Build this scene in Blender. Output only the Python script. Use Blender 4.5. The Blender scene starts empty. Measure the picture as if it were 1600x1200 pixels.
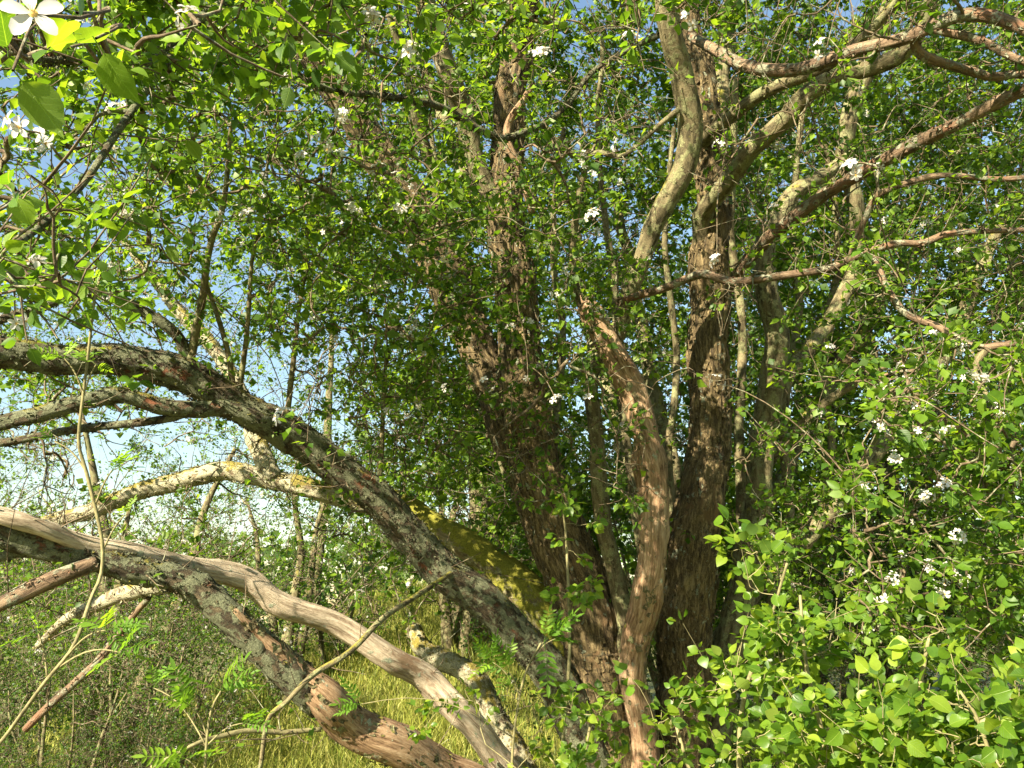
import bpy, math, random
import numpy as np
from mathutils import Vector, Matrix, kdtree

random.seed(7); R = np.random.default_rng(11)
S = bpy.context.scene
COL = S.collection

# ---------------------------------------------------------------- camera
F = 1244.0                      # focal length in photo pixels (1600 wide)
PITCH = math.radians(16.6); CAMZ = 1.6
cam_d = bpy.data.cameras.new('camera'); cam = bpy.data.objects.new('camera', cam_d); COL.objects.link(cam)
cam.location = (0, 0, CAMZ); cam.rotation_euler = (math.pi/2 + PITCH, 0, 0)
cam_d.sensor_width = 36; cam_d.lens = 36*F/1600; cam_d.clip_start = 0.05; cam_d.clip_end = 2000
S.camera = cam

# ---------------------------------------------------------------- sky and sun
SUN_EL = math.radians(29); SUN_AZ = math.radians(180+36)      # azimuth measured from +Y towards +X
to_sun = Vector((math.sin(SUN_AZ)*math.cos(SUN_EL), math.cos(SUN_AZ)*math.cos(SUN_EL), math.sin(SUN_EL)))
w = bpy.data.worlds.new('World'); S.world = w; w.use_nodes = True
nt = w.node_tree; nt.nodes.clear()
sky = nt.nodes.new('ShaderNodeTexSky'); sky.sky_type = 'NISHITA'; sky.sun_disc = False
sky.sun_elevation = SUN_EL; sky.sun_rotation = SUN_AZ; sky.air_density = 1.65; sky.dust_density = 0.3; sky.ozone_density = 2.5
bg = nt.nodes.new('ShaderNodeBackground'); bg.inputs[1].default_value = 0.056
wo = nt.nodes.new('ShaderNodeOutputWorld')
nt.links.new(sky.outputs[0], bg.inputs[0]); nt.links.new(bg.outputs[0], wo.inputs[0])
sl = bpy.data.lights.new('sun', 'SUN'); sl.energy = 5.0; sl.angle = math.radians(0.53); sl.color = (1.0, 0.88, 0.68)
so = bpy.data.objects.new('sun', sl); COL.objects.link(so); so.location = (-20, -20, 30)
so.rotation_euler = to_sun.to_track_quat('Z', 'Y').to_euler()
S.view_settings.view_transform = 'Standard'; S.view_settings.look = 'None'
S.view_settings.gamma = 1; S.view_settings.use_curve_mapping = False
S.view_settings.exposure = 2.12
S.cycles.max_bounces = 8; S.cycles.transmission_bounces = 6; S.cycles.diffuse_bounces = 4; S.cycles.transparent_max_bounces = 4
S.cycles.use_denoising = True

# ---------------------------------------------------------------- numeric helpers
CP, SP = math.cos(PITCH), math.sin(PITCH)
def W(x, y, D):
    """photo pixel + depth along the view axis -> world point"""
    x = np.asarray(x, float); y = np.asarray(y, float); D = np.asarray(D, float)
    u = (x-800)/F; v = (600-y)/F
    return np.stack([D*u, D*(CP - SP*v), CAMZ + D*(SP + CP*v)], -1)
def proj(P):
    P = np.asarray(P, float); d = P - np.array([0, 0, CAMZ])
    D = d[..., 1]*CP + d[..., 2]*SP
    up = -d[..., 1]*SP + d[..., 2]*CP
    Dm = np.where(np.abs(D) < 1e-3, 1e-3, D)
    return 800 + F*d[..., 0]/Dm, 600 - F*up/Dm, D
def nrm(a):
    return a/np.maximum(np.linalg.norm(a, axis=-1, keepdims=True), 1e-9)
def hash3(i, j, k):
    h = (i*374761393 + j*668265263 + k*2147483647 + 1274126177) & 0xffffffff
    h = ((h ^ (h >> 13))*1274126177) & 0xffffffff
    return ((h ^ (h >> 16)) & 0xffff)/65535.0
def vnoise(p):
    p = np.asarray(p, float); i = np.floor(p).astype(np.int64); f = p - i; f = f*f*(3-2*f)
    o = 0
    for dx in (0, 1):
        for dy in (0, 1):
            for dz in (0, 1):
                wgt = (f[..., 0] if dx else 1-f[..., 0])*(f[..., 1] if dy else 1-f[..., 1])*(f[..., 2] if dz else 1-f[..., 2])
                o = o + wgt*hash3(i[..., 0]+dx, i[..., 1]+dy, i[..., 2]+dz)
    return o
def fbm(p, n=3):
    a, s, o = 0.5, 1.0, 0
    for k in range(n):
        o = o + a*vnoise(p*s + 17.3*k); s *= 2.03; a *= 0.5
    return o
def ground_z(x, y):
    x = np.asarray(x, float); y = np.asarray(y, float)
    px = 800 + F*x/np.maximum(y, 1)/CP
    bank = 2.1*np.clip((y-8.5)/6, 0, 1)**1.5*np.exp(-((x+1.8)/2.6)**2)*np.where(y > 14.5, np.exp(-((y-14.5)/5)**2), 1)
    n = 0.10*(vnoise(np.stack([x*0.7, y*0.7, 0*x], -1))-0.5)
    return bank + n*np.clip(1, 0, 1)

# ---------------------------------------------------------------- mesh helpers
def mesh_np(name, verts, faces, mat, smooth=True, attrs=None, mats=None, midx=None):
    """faces: (n,3) or (n,4) int array or list of such"""
    if not isinstance(faces, list): faces = [faces]
    me = bpy.data.meshes.new(name)
    verts = np.ascontiguousarray(verts, np.float32)
    me.vertices.add(len(verts)); me.vertices.foreach_set('co', verts.ravel())
    tot = np.concatenate([np.full(len(f), f.shape[1], np.int32) for f in faces])
    idx = np.concatenate([np.asarray(f, np.int32).ravel() for f in faces])
    me.loops.add(len(idx)); me.loops.foreach_set('vertex_index', idx)
    me.polygons.add(len(tot))
    st = np.concatenate([[0], np.cumsum(tot)[:-1]]).astype(np.int32)
    me.polygons.foreach_set('loop_start', st); me.polygons.foreach_set('loop_total', tot)
    me.polygons.foreach_set('use_smooth', np.full(len(tot), smooth))
    for m in (mats or [mat]): me.materials.append(m)
    if midx is not None: me.polygons.foreach_set('material_index', np.asarray(midx, np.int32))
    for k, a in (attrs or {}).items():
        a = np.asarray(a, np.float32)
        if a.ndim == 1:
            at = me.attributes.new(k, 'FLOAT', 'POINT'); at.data.foreach_set('value', a)
        else:
            at = me.attributes.new(k, 'FLOAT_VECTOR', 'POINT'); at.data.foreach_set('vector', np.ascontiguousarray(a).ravel())
    me.update(calc_edges=True)
    return me
def link(name, me, parent=None, base=None):
    o = bpy.data.objects.new(name, me); COL.objects.link(o)
    if parent is not None: o.parent = parent
    return o
def thing(name, label, cat, loc, group=None):
    o = bpy.data.objects.new(name, None); COL.objects.link(o); o.location = loc
    o.empty_display_size = 0.3
    o['label'] = label; o['category'] = cat
    if group: o['group'] = group
    return o
def catmull(P, ds):
    """P (n,k): smooth curve through rows, resampled to about ds along its first 3 columns"""
    P = np.asarray(P, float); Q = np.vstack([2*P[0]-P[1], P, 2*P[-1]-P[-2]])
    out = []
    for i in range(1, len(Q)-2):
        a, b, c, d = Q[i-1], Q[i], Q[i+1], Q[i+2]
        n = max(2, int(np.linalg.norm(c[:3]-b[:3])/ds*2)); t = np.linspace(0, 1, n, endpoint=False)[:, None]
        out.append(0.5*((2*b)+(-a+c)*t+(2*a-5*b+4*c-d)*t*t+(-a+3*b-3*c+d)*t**3))
    out.append(P[-1:]); C = np.vstack(out)
    L = np.concatenate([[0], np.cumsum(np.linalg.norm(np.diff(C[:, :3], axis=0), axis=1))])
    m = max(3, int(L[-1]/ds)+1); s = np.linspace(0, L[-1], m)
    return np.stack([np.interp(s, L, C[:, k]) for k in range(C.shape[1])], 1), s
def frames(P):
    T = nrm(np.gradient(P, axis=0)); N = np.zeros_like(T)
    n = np.cross(T[0], [0.3, 0.9, 0.2]); n /= np.linalg.norm(n)
    for i in range(len(T)):
        n = n - T[i]*n.dot(T[i]); n /= max(np.linalg.norm(n), 1e-9); N[i] = n
    return T, N, np.cross(T, N)
def st3(*a): return np.stack(np.broadcast_arrays(*a), -1)
def limb_mesh(name, P, rad, s, mat, sides, furrow=0.0, lump=0.10, seed=0.0, plate=0.0):
    """organic tube: bark ridges run along the limb"""
    T, N, B = frames(P); m = len(P)
    th = np.linspace(0, 2*math.pi, sides, endpoint=False)
    c, sn = np.cos(th)[None, :], np.sin(th)[None, :]
    r0 = rad[:, None]*np.ones_like(c); ss = s[:, None]*np.ones_like(c)
    base = st3(c*r0, sn*r0, ss)
    lo = fbm(st3(c*1.1+seed, sn*1.1+0*ss, ss*2.2), 3)-0.45
    rr = r0*(1+lump*2.0*lo)
    knots = np.clip(vnoise(st3(c*1.6+seed*3, sn*1.6+0*ss, ss*4.5))-0.72, 0, 1)
    rr = rr + r0*knots*0.9*min(1, lump*8)
    if furrow > 0:
        wv = vnoise(st3(c*r0*9+seed, sn*r0*9, ss*3))*0.35
        ridg = np.abs(vnoise(st3(c*r0*34+wv*5+seed, sn*r0*34+wv*5, ss*7))-0.5)*2
        fine = vnoise(st3(c*r0*75+seed, sn*r0*75, ss*26))
        rr = rr + furrow*(np.clip(ridg*1.7, 0, 1)-0.6) + furrow*0.8*(fine-0.5)
    if plate > 0:
        p = vnoise(st3(c*r0*48+seed, sn*r0*48, ss*40)); p2 = vnoise(st3(c*r0*110+seed, sn*r0*110, ss*95))
        rr = rr + plate*(np.clip((p-0.45)*5, 0, 1)-0.4) + plate*0.6*(p2-0.5)
    V = P[:, None, :] + rr[..., None]*(c[..., None]*N[:, None, :] + sn[..., None]*B[:, None, :])
    i = np.arange(m-1)[:, None]*sides; j = np.arange(sides)[None, :]; j2 = (j+1) % sides
    q = np.stack([i+j, i+j2, i+sides+j2, i+sides+j], -1).reshape(-1, 4)
    V = V.reshape(-1, 3); at = base.reshape(-1, 3) + np.array([seed, 0, seed*0.7])
    # rounded ends
    V = np.vstack([V, P[0]-T[0]*rad[0]*0.3, P[-1]+T[-1]*rad[-1]*0.3]); at = np.vstack([at, [0, 0, s[0]], [0, 0, s[-1]]])
    jj = np.arange(sides); a, b = len(V)-2, len(V)-1
    tr = np.vstack([np.stack([(jj+1) % sides, jj, np.full(sides, a)], 1), np.stack([(m-1)*sides+jj, (m-1)*sides+(jj+1) % sides, np.full(sides, b)], 1)])
    return mesh_np(name, V, [q, tr], mat, True, {'bk': at})
def tubes(P, R0, sides):
    """P (n,k,3), R0 (n,k): many thin tubes in one array"""
    n, k, _ = P.shape
    T = nrm(np.gradient(P, axis=1))
    ref = nrm(R.normal(size=(n, 1, 3)) + 0*T); N = nrm(np.cross(T, ref)); B = np.cross(T, N)
    th = np.linspace(0, 2*math.pi, sides, endpoint=False)
    V = P[:, :, None, :] + R0[:, :, None, None]*(np.cos(th)[None, None, :, None]*N[:, :, None, :] + np.sin(th)[None, None, :, None]*B[:, :, None, :])
    base = (np.arange(n)*k*sides)[:, None, None]; ii = (np.arange(k-1)*sides)[None, :, None]; j = np.arange(sides)[None, None, :]; j2 = (j+1) % sides
    q = np.stack([base+ii+j, base+ii+j2, base+ii+sides+j2, base+ii+sides+j], -1).reshape(-1, 4)
    L = np.cumsum(np.concatenate([np.zeros((n, 1)), np.linalg.norm(np.diff(P, axis=1), axis=2)], 1), 1)
    at = np.stack([R0[:, :, None]*np.cos(th)+R.uniform(0, 50, (n, 1, 1)), R0[:, :, None]*np.sin(th), L[:, :, None]+0*th], -1)
    return V.reshape(-1, 3), q, at.reshape(-1, 3)
class Acc:
    def __init__(s): s.v = []; s.f = {}; s.a = []; s.n = 0
    def add(s, V, F_, A):
        s.v.append(V); s.a.append(A); s.f.setdefault(F_.shape[1], []).append(F_+s.n); s.n += len(V)
    def build(s, name, mat, key, smooth=True):
        return mesh_np(name, np.vstack(s.v), [np.vstack(x) for x in s.f.values()], mat, smooth, {key: np.concatenate(s.a)})

# ---------------------------------------------------------------- materials
def newmat(name):
    m = bpy.data.materials.new(name); m.use_nodes = True; m.node_tree.nodes.clear(); return m
def N_(m, t, **k):
    n = m.node_tree.nodes.new(t)
    for a, b in k.items(): setattr(n, a, b)
    return n
def L_(m, a, b): m.node_tree.links.new(a, b)
def ramp(m, fac, stops):
    r = N_(m, 'ShaderNodeValToRGB'); e = r.color_ramp.elements
    while len(e) > 1: e.remove(e[-1])
    e[0].position = stops[0][0]; e[0].color = (*stops[0][1], 1)
    for p, c in stops[1:]:
        x = e.new(p); x.color = (*c, 1)
    L_(m, fac, r.inputs[0]); return r.outputs[0]
def mixc(m, fac, a, b, mode='MIX'):
    x = N_(m, 'ShaderNodeMix', data_type='RGBA', blend_type=mode)
    if isinstance(fac, (int, float)): x.inputs[0].default_value = fac
    else: L_(m, fac, x.inputs[0])
    for s_, v in ((6, a), (7, b)):
        if isinstance(v, tuple): x.inputs[s_].default_value = (*v, 1)
        else: L_(m, v, x.inputs[s_])
    return x.outputs[2]
def noise(m, vec, scale, sc=(1, 1, 1), detail=5, rough=0.6, dist=0.0):
    mp = N_(m, 'ShaderNodeMapping'); mp.inputs['Scale'].default_value = sc; L_(m, vec, mp.inputs[0])
    n = N_(m, 'ShaderNodeTexNoise'); n.inputs['Scale'].default_value = scale; n.inputs['Detail'].default_value = detail
    n.inputs['Roughness'].default_value = rough; n.inputs['Distortion'].default_value = dist
    L_(m, mp.outputs[0], n.inputs['Vector']); return n.outputs[0]
def voro(m, vec, scale, sc=(1, 1, 1), feat='DISTANCE_TO_EDGE'):
    mp = N_(m, 'ShaderNodeMapping'); mp.inputs['Scale'].default_value = sc; L_(m, vec, mp.inputs[0])
    n = N_(m, 'ShaderNodeTexVoronoi', feature=feat); n.inputs['Scale'].default_value = scale
    L_(m, mp.outputs[0], n.inputs['Vector']); return n.outputs[0]
def mmath(m, op, a, b=None, clamp=False):
    x = N_(m, 'ShaderNodeMath', operation=op); x.use_clamp = clamp
    for i, v in enumerate((a, b)):
        if v is None: continue
        if isinstance(v, (int, float)): x.inputs[i].default_value = v
        else: L_(m, v, x.inputs[i])
    return x.outputs[0]
def bark(name, dark, mid, light, lich=(0.30, 0.32, 0.22), lich_amt=0.0, moss=(0.22, 0.20, 0.035), moss_amt=0.0, red=None, red_amt=0.0, stretch=0.14, fscale=34, bump=0.8, wood=False):
    m = newmat(name); a = N_(m, 'ShaderNodeAttribute', attribute_name='bk'); v = a.outputs['Vector']
    n1 = noise(m, v, fscale, (1, 1, stretch), 6, 0.65, 0.6)
    n2 = noise(m, v, 6, (1, 1, 0.5), 4, 0.6)
    n5 = noise(m, v, 190, (1, 1, min(1, stretch*2.2)), 4, 0.7)
    f = mmath(m, 'ADD', mmath(m, 'ADD', mmath(m, 'MULTIPLY', n1, 0.55), mmath(m, 'MULTIPLY', n2, 0.2)), mmath(m, 'MULTIPLY', n5, 0.25))
    col = ramp(m, f, [(0.40, dark), (0.5, mid), (0.60, light)])
    h = mmath(m, 'ADD', n1, mmath(m, 'MULTIPLY', n5, 0.45))
    if red is not None:
        rm = ramp(m, noise(m, v, 5.5, (1, 1, 0.45), 5, 0.7), [(0.60-0.3*red_amt, (0, 0, 0)), (0.66-0.3*red_amt, (1, 1, 1))])
        rc = mixc(m, n1, tuple(c*0.5 for c in red), red)
        col = mixc(m, rm, col, rc)
    if lich_amt > 0:
        n3 = noise(m, v, 16, (1, 1, 0.8), 6, 0.7); fine = noise(m, v, 90, (1, 1, 1), 4, 0.7)
        lm = ramp(m, n3, [(0.62-0.26*lich_amt, (0, 0, 0)), (0.67-0.26*lich_amt, (1, 1, 1))])
        ed = voro(m, v, 60)
        lc = ramp(m, fine, [(0.3, tuple(c*0.45 for c in lich)), (0.5, lich), (0.75, tuple(min(1, c*1.35) for c in lich))])
        lc = mixc(m, ramp(m, ed, [(0.0, (0, 0, 0)), (0.12, (1, 1, 1))]), tuple(c*0.7 for c in lich), lc)
        col = mixc(m, lm, col, lc)
        h = mmath(m, 'ADD', h, mmath(m, 'MULTIPLY', lm, mmath(m, 'ADD', 0.15, mmath(m, 'MULTIPLY', fine, 0.5))))
    if moss_amt > 0:
        g = N_(m, 'ShaderNodeNewGeometry'); sx = N_(m, 'ShaderNodeSeparateXYZ'); L_(m, g.outputs['Normal'], sx.inputs[0])
        n4 = noise(m, v, 9, (1, 1, 0.7), 5, 0.7); fine2 = noise(m, v, 150, (1, 1, 1), 3, 0.8)
        k = mmath(m, 'ADD', n4, mmath(m, 'MULTIPLY', sx.outputs[2], 0.16))       # moss keeps to the upper side
        mm = ramp(m, k, [(0.72-0.35*moss_amt, (0, 0, 0)), (0.80-0.35*moss_amt, (1, 1, 1))])
        mc = ramp(m, fine2, [(0.3, tuple(c*0.4 for c in moss)), (0.7, tuple(c*1.4 for c in moss))])
        col = mixc(m, mm, col, mc); h = mmath(m, 'ADD', h, mmath(m, 'MULTIPLY', mm, mmath(m, 'MULTIPLY', fine2, 0.8)))
    p = N_(m, 'ShaderNodeBsdfPrincipled'); p.inputs['Roughness'].default_value = 0.85; p.inputs['Specular IOR Level'].default_value = 0.25
    L_(m, col, p.inputs['Base Color'])
    b = N_(m, 'ShaderNodeBump'); b.inputs['Strength'].default_value = bump; b.inputs['Distance'].default_value = 0.018
    L_(m, h, b.inputs['Height']); L_(m, b.outputs[0], p.inputs['Normal'])
    o = N_(m, 'ShaderNodeOutputMaterial'); L_(m, p.outputs[0], o.inputs[0]); return m
M_FUR = bark('bark_furrowed', (0.022, 0.015, 0.008), (0.105, 0.077, 0.036), (0.27, 0.205, 0.10), lich_amt=0.10, stretch=0.2, fscale=55, bump=1.0, red=(0.18, 0.115, 0.055), red_amt=0.0)
M_OLIVE = bark('bark_olive', (0.03, 0.025, 0.012), (0.115, 0.095, 0.048), (0.22, 0.185, 0.10), lich=(0.20, 0.20, 0.095), lich_amt=0.45, moss_amt=0.3, stretch=0.3, fscale=28, bump=0.5)
M_LICH = bark('bark_lichen', (0.018, 0.013, 0.008), (0.065, 0.05, 0.028), (0.14, 0.11, 0.062), lich=(0.155, 0.165, 0.095), lich_amt=0.65, moss_amt=0.2, red=(0.22, 0.085, 0.04), red_amt=0.05, stretch=0.3, bump=1.0)
M_MOSS = bark('bark_moss', (0.05, 0.035, 0.02), (0.17, 0.13, 0.08), (0.30, 0.25, 0.16), lich=(0.36, 0.34, 0.22), lich_amt=0.8, moss=(0.25, 0.21, 0.045), moss_amt=0.5, stretch=0.3)
M_MOSSY = bark('bark_mossy', (0.05, 0.035, 0.02), (0.15, 0.12, 0.06), (0.26, 0.21, 0.11), lich=(0.30, 0.28, 0.15), lich_amt=0.5, moss=(0.24, 0.235, 0.03), moss_amt=0.95, stretch=0.3)
M_WOOD = bark('bare_wood', (0.10, 0.055, 0.028), (0.28, 0.18, 0.10), (0.44, 0.32, 0.20), lich_amt=0.06, red=(0.22, 0.125, 0.07), red_amt=0.0, stretch=0.09, fscale=60, bump=0.7)
M_BLEACH = bark('bleached_wood', (0.17, 0.12, 0.075), (0.37, 0.30, 0.21), (0.54, 0.46, 0.34), lich_amt=0.12, red=(0.30, 0.20, 0.12), red_amt=0.0, stretch=0.09, fscale=55, bump=0.7)
M_RED = bark('bark_red', (0.045, 0.03, 0.018), (0.15, 0.10, 0.06), (0.27, 0.195, 0.12), lich=(0.24, 0.24, 0.16), lich_amt=0.4, red=(0.21, 0.11, 0.06), red_amt=0.2, stretch=0.15)
M_TWIG = bark('twig_bark', (0.04, 0.028, 0.016), (0.095, 0.07, 0.04), (0.185, 0.145, 0.088), lich=(0.22, 0.225, 0.14), lich_amt=0.35, stretch=0.5, fscale=60, bump=0.3)
M_SHOOT = bark('green_shoot', (0.09, 0.08, 0.04), (0.19, 0.17, 0.08), (0.28, 0.25, 0.12), stretch=0.3, fscale=60, bump=0.2)

def leafmat(name, c_dark, c_mid, c_yel, trans=0.5, tmul=(2.3, 2.05, 0.8), gloss=0.45, veins=False):
    m = newmat(name)
    a = N_(m, 'ShaderNodeAttribute', attribute_name='rnd'); oi = N_(m, 'ShaderNodeObjectInfo')
    v = mmath(m, 'FRACT', mmath(m, 'ADD', a.outputs['Fac'], oi.outputs['Random']))
    col = ramp(m, v, [(0.0, c_dark), (0.55, c_mid), (0.93, c_yel), (1.0, tuple(min(1, c*1.3) for c in c_yel))])
    g = N_(m, 'ShaderNodeNewGeometry')
    tc = N_(m, 'ShaderNodeTexCoord')
    nz = noise(m, tc.outputs['Object'], 60, (1, 1, 1), 3, 0.6)
    col = mixc(m, 0.35, col, ramp(m, nz, [(0.3, (0.35, 0.35, 0.35)), (0.7, (1.0, 1.0, 1.0))]), 'MULTIPLY')
    bmp = None
    if veins:                                              # blade lies along the object's X: midrib and side veins
        sx = N_(m, 'ShaderNodeSeparateXYZ'); L_(m, tc.outputs['Object'], sx.inputs[0]); ay = mmath(m, 'ABSOLUTE', sx.outputs[1])
        st_ = mmath(m, 'ABSOLUTE', mmath(m, 'SINE', mmath(m, 'MULTIPLY', mmath(m, 'SUBTRACT', sx.outputs[0], mmath(m, 'MULTIPLY', ay, 0.75)), 24.0)))
        sv = ramp(m, st_, [(0.0, (1, 1, 1)), (0.16, (0, 0, 0))]); mr = ramp(m, ay, [(0.0, (1, 1, 1)), (0.022, (0, 0, 0))])
        vv = mmath(m, 'ADD', mmath(m, 'MULTIPLY', sv, 0.45), mr, True)
        col = mixc(m, mmath(m, 'MULTIPLY', vv, 0.45), col, tuple(min(1, c*1.6+0.02) for c in c_yel))
        b_ = N_(m, 'ShaderNodeBump'); b_.inputs['Strength'].default_value = 0.35; b_.inputs['Distance'].default_value = 0.02; b_.invert = True
        L_(m, vv, b_.inputs['Height']); bmp = b_.outputs[0]
    back = mixc(m, g.outputs['Backfacing'], col, mixc(m, 0.25, col, (0.18, 0.24, 0.10)))
    p = N_(m, 'ShaderNodeBsdfPrincipled'); L_(m, back, p.inputs['Base Color']); p.inputs['Roughness'].default_value = gloss; p.inputs['Specular IOR Level'].default_value = 0.3
    if bmp is not None: L_(m, bmp, p.inputs['Normal'])
    t = N_(m, 'ShaderNodeBsdfTranslucent'); L_(m, mixc(m, 1.0, col, tmul, 'MULTIPLY'), t.inputs[0])
    x = N_(m, 'ShaderNodeMixShader'); x.inputs[0].default_value = trans; L_(m, p.outputs[0], x.inputs[1]); L_(m, t.outputs[0], x.inputs[2])
    o = N_(m, 'ShaderNodeOutputMaterial'); L_(m, x.outputs[0], o.inputs[0]); return m
M_LEAF = leafmat('apple_leaf', (0.04, 0.095, 0.010), (0.085, 0.175, 0.015), (0.155, 0.25, 0.020))
M_YOUNG = leafmat('young_leaf', (0.05, 0.115, 0.012), (0.115, 0.215, 0.018), (0.20, 0.28, 0.028), gloss=0.36)
M_LEAFV = leafmat('apple_leaf_near', (0.04, 0.095, 0.010), (0.085, 0.175, 0.015), (0.155, 0.25, 0.020), veins=True)
M_YOUNGV = leafmat('young_leaf_near', (0.05, 0.115, 0.012), (0.115, 0.215, 0.018), (0.20, 0.28, 0.028), gloss=0.38, veins=True)
M_BGLEAF = leafmat('hedge_leaf', (0.028, 0.07, 0.010), (0.055, 0.125, 0.014), (0.11, 0.18, 0.022))
M_ROWAN = leafmat('rowan_leaf', (0.08, 0.17, 0.02), (0.12, 0.24, 0.025), (0.18, 0.30, 0.03))
def petalmat(name, c, trans=0.35):
    m = newmat(name); p = N_(m, 'ShaderNodeBsdfPrincipled'); p.inputs['Base Color'].default_value = (*c, 1); p.inputs['Roughness'].default_value = 0.6
    t = N_(m, 'ShaderNodeBsdfTranslucent'); t.inputs[0].default_value = (*c, 1)
    x = N_(m, 'ShaderNodeMixShader'); x.inputs[0].default_value = trans; L_(m, p.outputs[0], x.inputs[1]); L_(m, t.outputs[0], x.inputs[2])
    o = N_(m, 'ShaderNodeOutputMaterial'); L_(m, x.outputs[0], o.inputs[0]); return m
M_PETAL = petalmat('petal', (0.60, 0.585, 0.545)); M_STAMEN = petalmat('stamen', (0.55, 0.38, 0.10), 0.1); M_CALYX = petalmat('calyx', (0.42, 0.20, 0.06), 0.2)
def grassmat():
    m = newmat('grass_blade'); a = N_(m, 'ShaderNodeAttribute', attribute_name='rnd')
    col = ramp(m, a.outputs['Fac'], [(0, (0.12, 0.20, 0.025)), (0.5, (0.31, 0.34, 0.05)), (1, (0.50, 0.44, 0.13))])
    p = N_(m, 'ShaderNodeBsdfPrincipled'); L_(m, col, p.inputs['Base Color']); p.inputs['Roughness'].default_value = 0.6
    t = N_(m, 'ShaderNodeBsdfTranslucent'); L_(m, col, t.inputs[0])
    x = N_(m, 'ShaderNodeMixShader'); x.inputs[0].default_value = 0.4; L_(m, p.outputs[0], x.inputs[1]); L_(m, t.outputs[0], x.inputs[2])
    o = N_(m, 'ShaderNodeOutputMaterial'); L_(m, x.outputs[0], o.inputs[0]); return m
M_GRASS = grassmat()
def groundmat():
    m = newmat('meadow_ground'); g = N_(m, 'ShaderNodeNewGeometry'); v = g.outputs['Position']
    n1 = noise(m, v, 1.3, (1, 1, 1), 6, 0.65); n2 = noise(m, v, 22, (1, 1, 1), 4, 0.7)
    c = ramp(m, n1, [(0.3, (0.07, 0.09, 0.02)), (0.5, (0.15, 0.16, 0.03)), (0.7, (0.25, 0.22, 0.06))])
    c = mixc(m, 0.5, c, ramp(m, n2, [(0.3, (0.3, 0.3, 0.3)), (0.7, (1, 1, 1))]), 'MULTIPLY')
    p = N_(m, 'ShaderNodeBsdfPrincipled'); L_(m, c, p.inputs['Base Color']); p.inputs['Roughness'].default_value = 0.95
    b = N_(m, 'ShaderNodeBump'); b.inputs['Distance'].default_value = 0.05; L_(m, n2, b.inputs['Height']); L_(m, b.outputs[0], p.inputs['Normal'])
    o = N_(m, 'ShaderNodeOutputMaterial'); L_(m, p.outputs[0], o.inputs[0]); return m
M_GROUND = groundmat()

# ---------------------------------------------------------------- ground
gx = np.concatenate([np.linspace(-600, -14, 24), np.linspace(-13, 13, 105), np.linspace(14, 600, 24)])
gy = np.concatenate([np.linspace(-300, -6, 16), np.linspace(-5, 24, 117), np.linspace(26, 900, 36)])
GX, GY = np.meshgrid(gx, gy); GZ = ground_z(GX, GY)
nx, ny = len(gx), len(gy); ii, jj = np.meshgrid(np.arange(nx-1), np.arange(ny-1)); k0 = (jj*nx+ii).ravel()
g = link('ground', mesh_np('ground', np.stack([GX, GY, GZ], -1).reshape(-1, 3), np.stack([k0, k0+1, k0+nx+1, k0+nx], 1), M_GROUND))
g['kind'] = 'structure'; g['label'] = 'sunlit rough meadow with a grassy bank behind the apple tree'

# ---------------------------------------------------------------- leaves
def leaf_template(level, width=0.36, tipx=1.0):
    """x along the blade, y across, z off the blade; unit length"""
    if level < 0:
        V = np.array([[0, 0, 0], [0.46, width*1.12, 0.12], [0.46, -width*1.12, 0.12], [1, 0, 0]], float)
        Fc = np.array([[0, 3, 1], [0, 2, 3]])
    elif level == 0:
        V = np.array([[0, 0, 0], [0.45, width, 0.10], [0.45, 0, 0], [0.45, -width, 0.10], [1, 0, 0]], float)
        Fc = np.array([[0, 2, 1], [0, 3, 2], [1, 2, 4], [2, 3, 4]])
    elif level == 1:
        V = np.array([[0, 0, 0], [0.28, width*0.86, 0.09], [0.30, 0, 0], [0.28, -width*0.86, 0.09], [0.66, width*0.88, 0.10], [0.66, 0, 0], [0.66, -width*0.88, 0.10], [1, 0, 0]], float)
        Fc = np.array([[0, 2, 1], [0, 3, 2], [1, 2, 5], [1, 5, 4], [2, 3, 6], [2, 6, 5], [4, 5, 7], [5, 6, 7]])
    elif level == 1.5:
        V = [[0, 0, 0]]; Fc = [[0, 2, 1], [0, 3, 2]]
        for x_, w_ in ((0.10, 0.55), (0.30, 0.95), (0.56, 0.94), (0.80, 0.55)):
            V += [[x_, w_*width, 0.24*w_*width], [x_+0.02, 0, 0], [x_, -w_*width, 0.24*w_*width]]
        V.append([1.03, 0, 0])
        for r_ in range(3):
            for q in range(2):
                a = 1+r_*3+q; Fc += [[a, a+1, a+4], [a, a+4, a+3]]
        Fc += [[10, 11, 13], [11, 12, 13]]
        V = np.array(V, float); Fc = np.array(Fc)
    else:
        xs = np.array([0, 0.10, 0.26, 0.45, 0.65, 0.82, 0.93]); ws = width*np.array([0, 0.50, 0.90, 1.0, 0.86, 0.52, 0.2])
        V = [[0, 0, 0]]; Fc = []
        for x_, w_ in zip(xs[1:], ws[1:]):
            V += [[x_-0.02, w_, 0.22*w_], [x_, w_*0.5, 0.07*w_+0.004], [x_, 0, 0], [x_, -w_*0.5, 0.07*w_+0.004], [x_-0.02, -w_, 0.22*w_]]
        V.append([1.06, 0, 0]); tip = len(V)-1
        for q in range(4): Fc.append([0, 1+q+1, 1+q])
        for rr in range(len(xs)-2):
            for q in range(4):
                a = 1+rr*5+q; Fc.append([a, a+1, a+6]); Fc.append([a, a+6, a+5])
        la = 1+(len(xs)-2)*5
        for q in range(4): Fc.append([la+q, la+q+1, tip])
        V = np.array(V, float); Fc = np.array(Fc)
    return V, Fc
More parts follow.
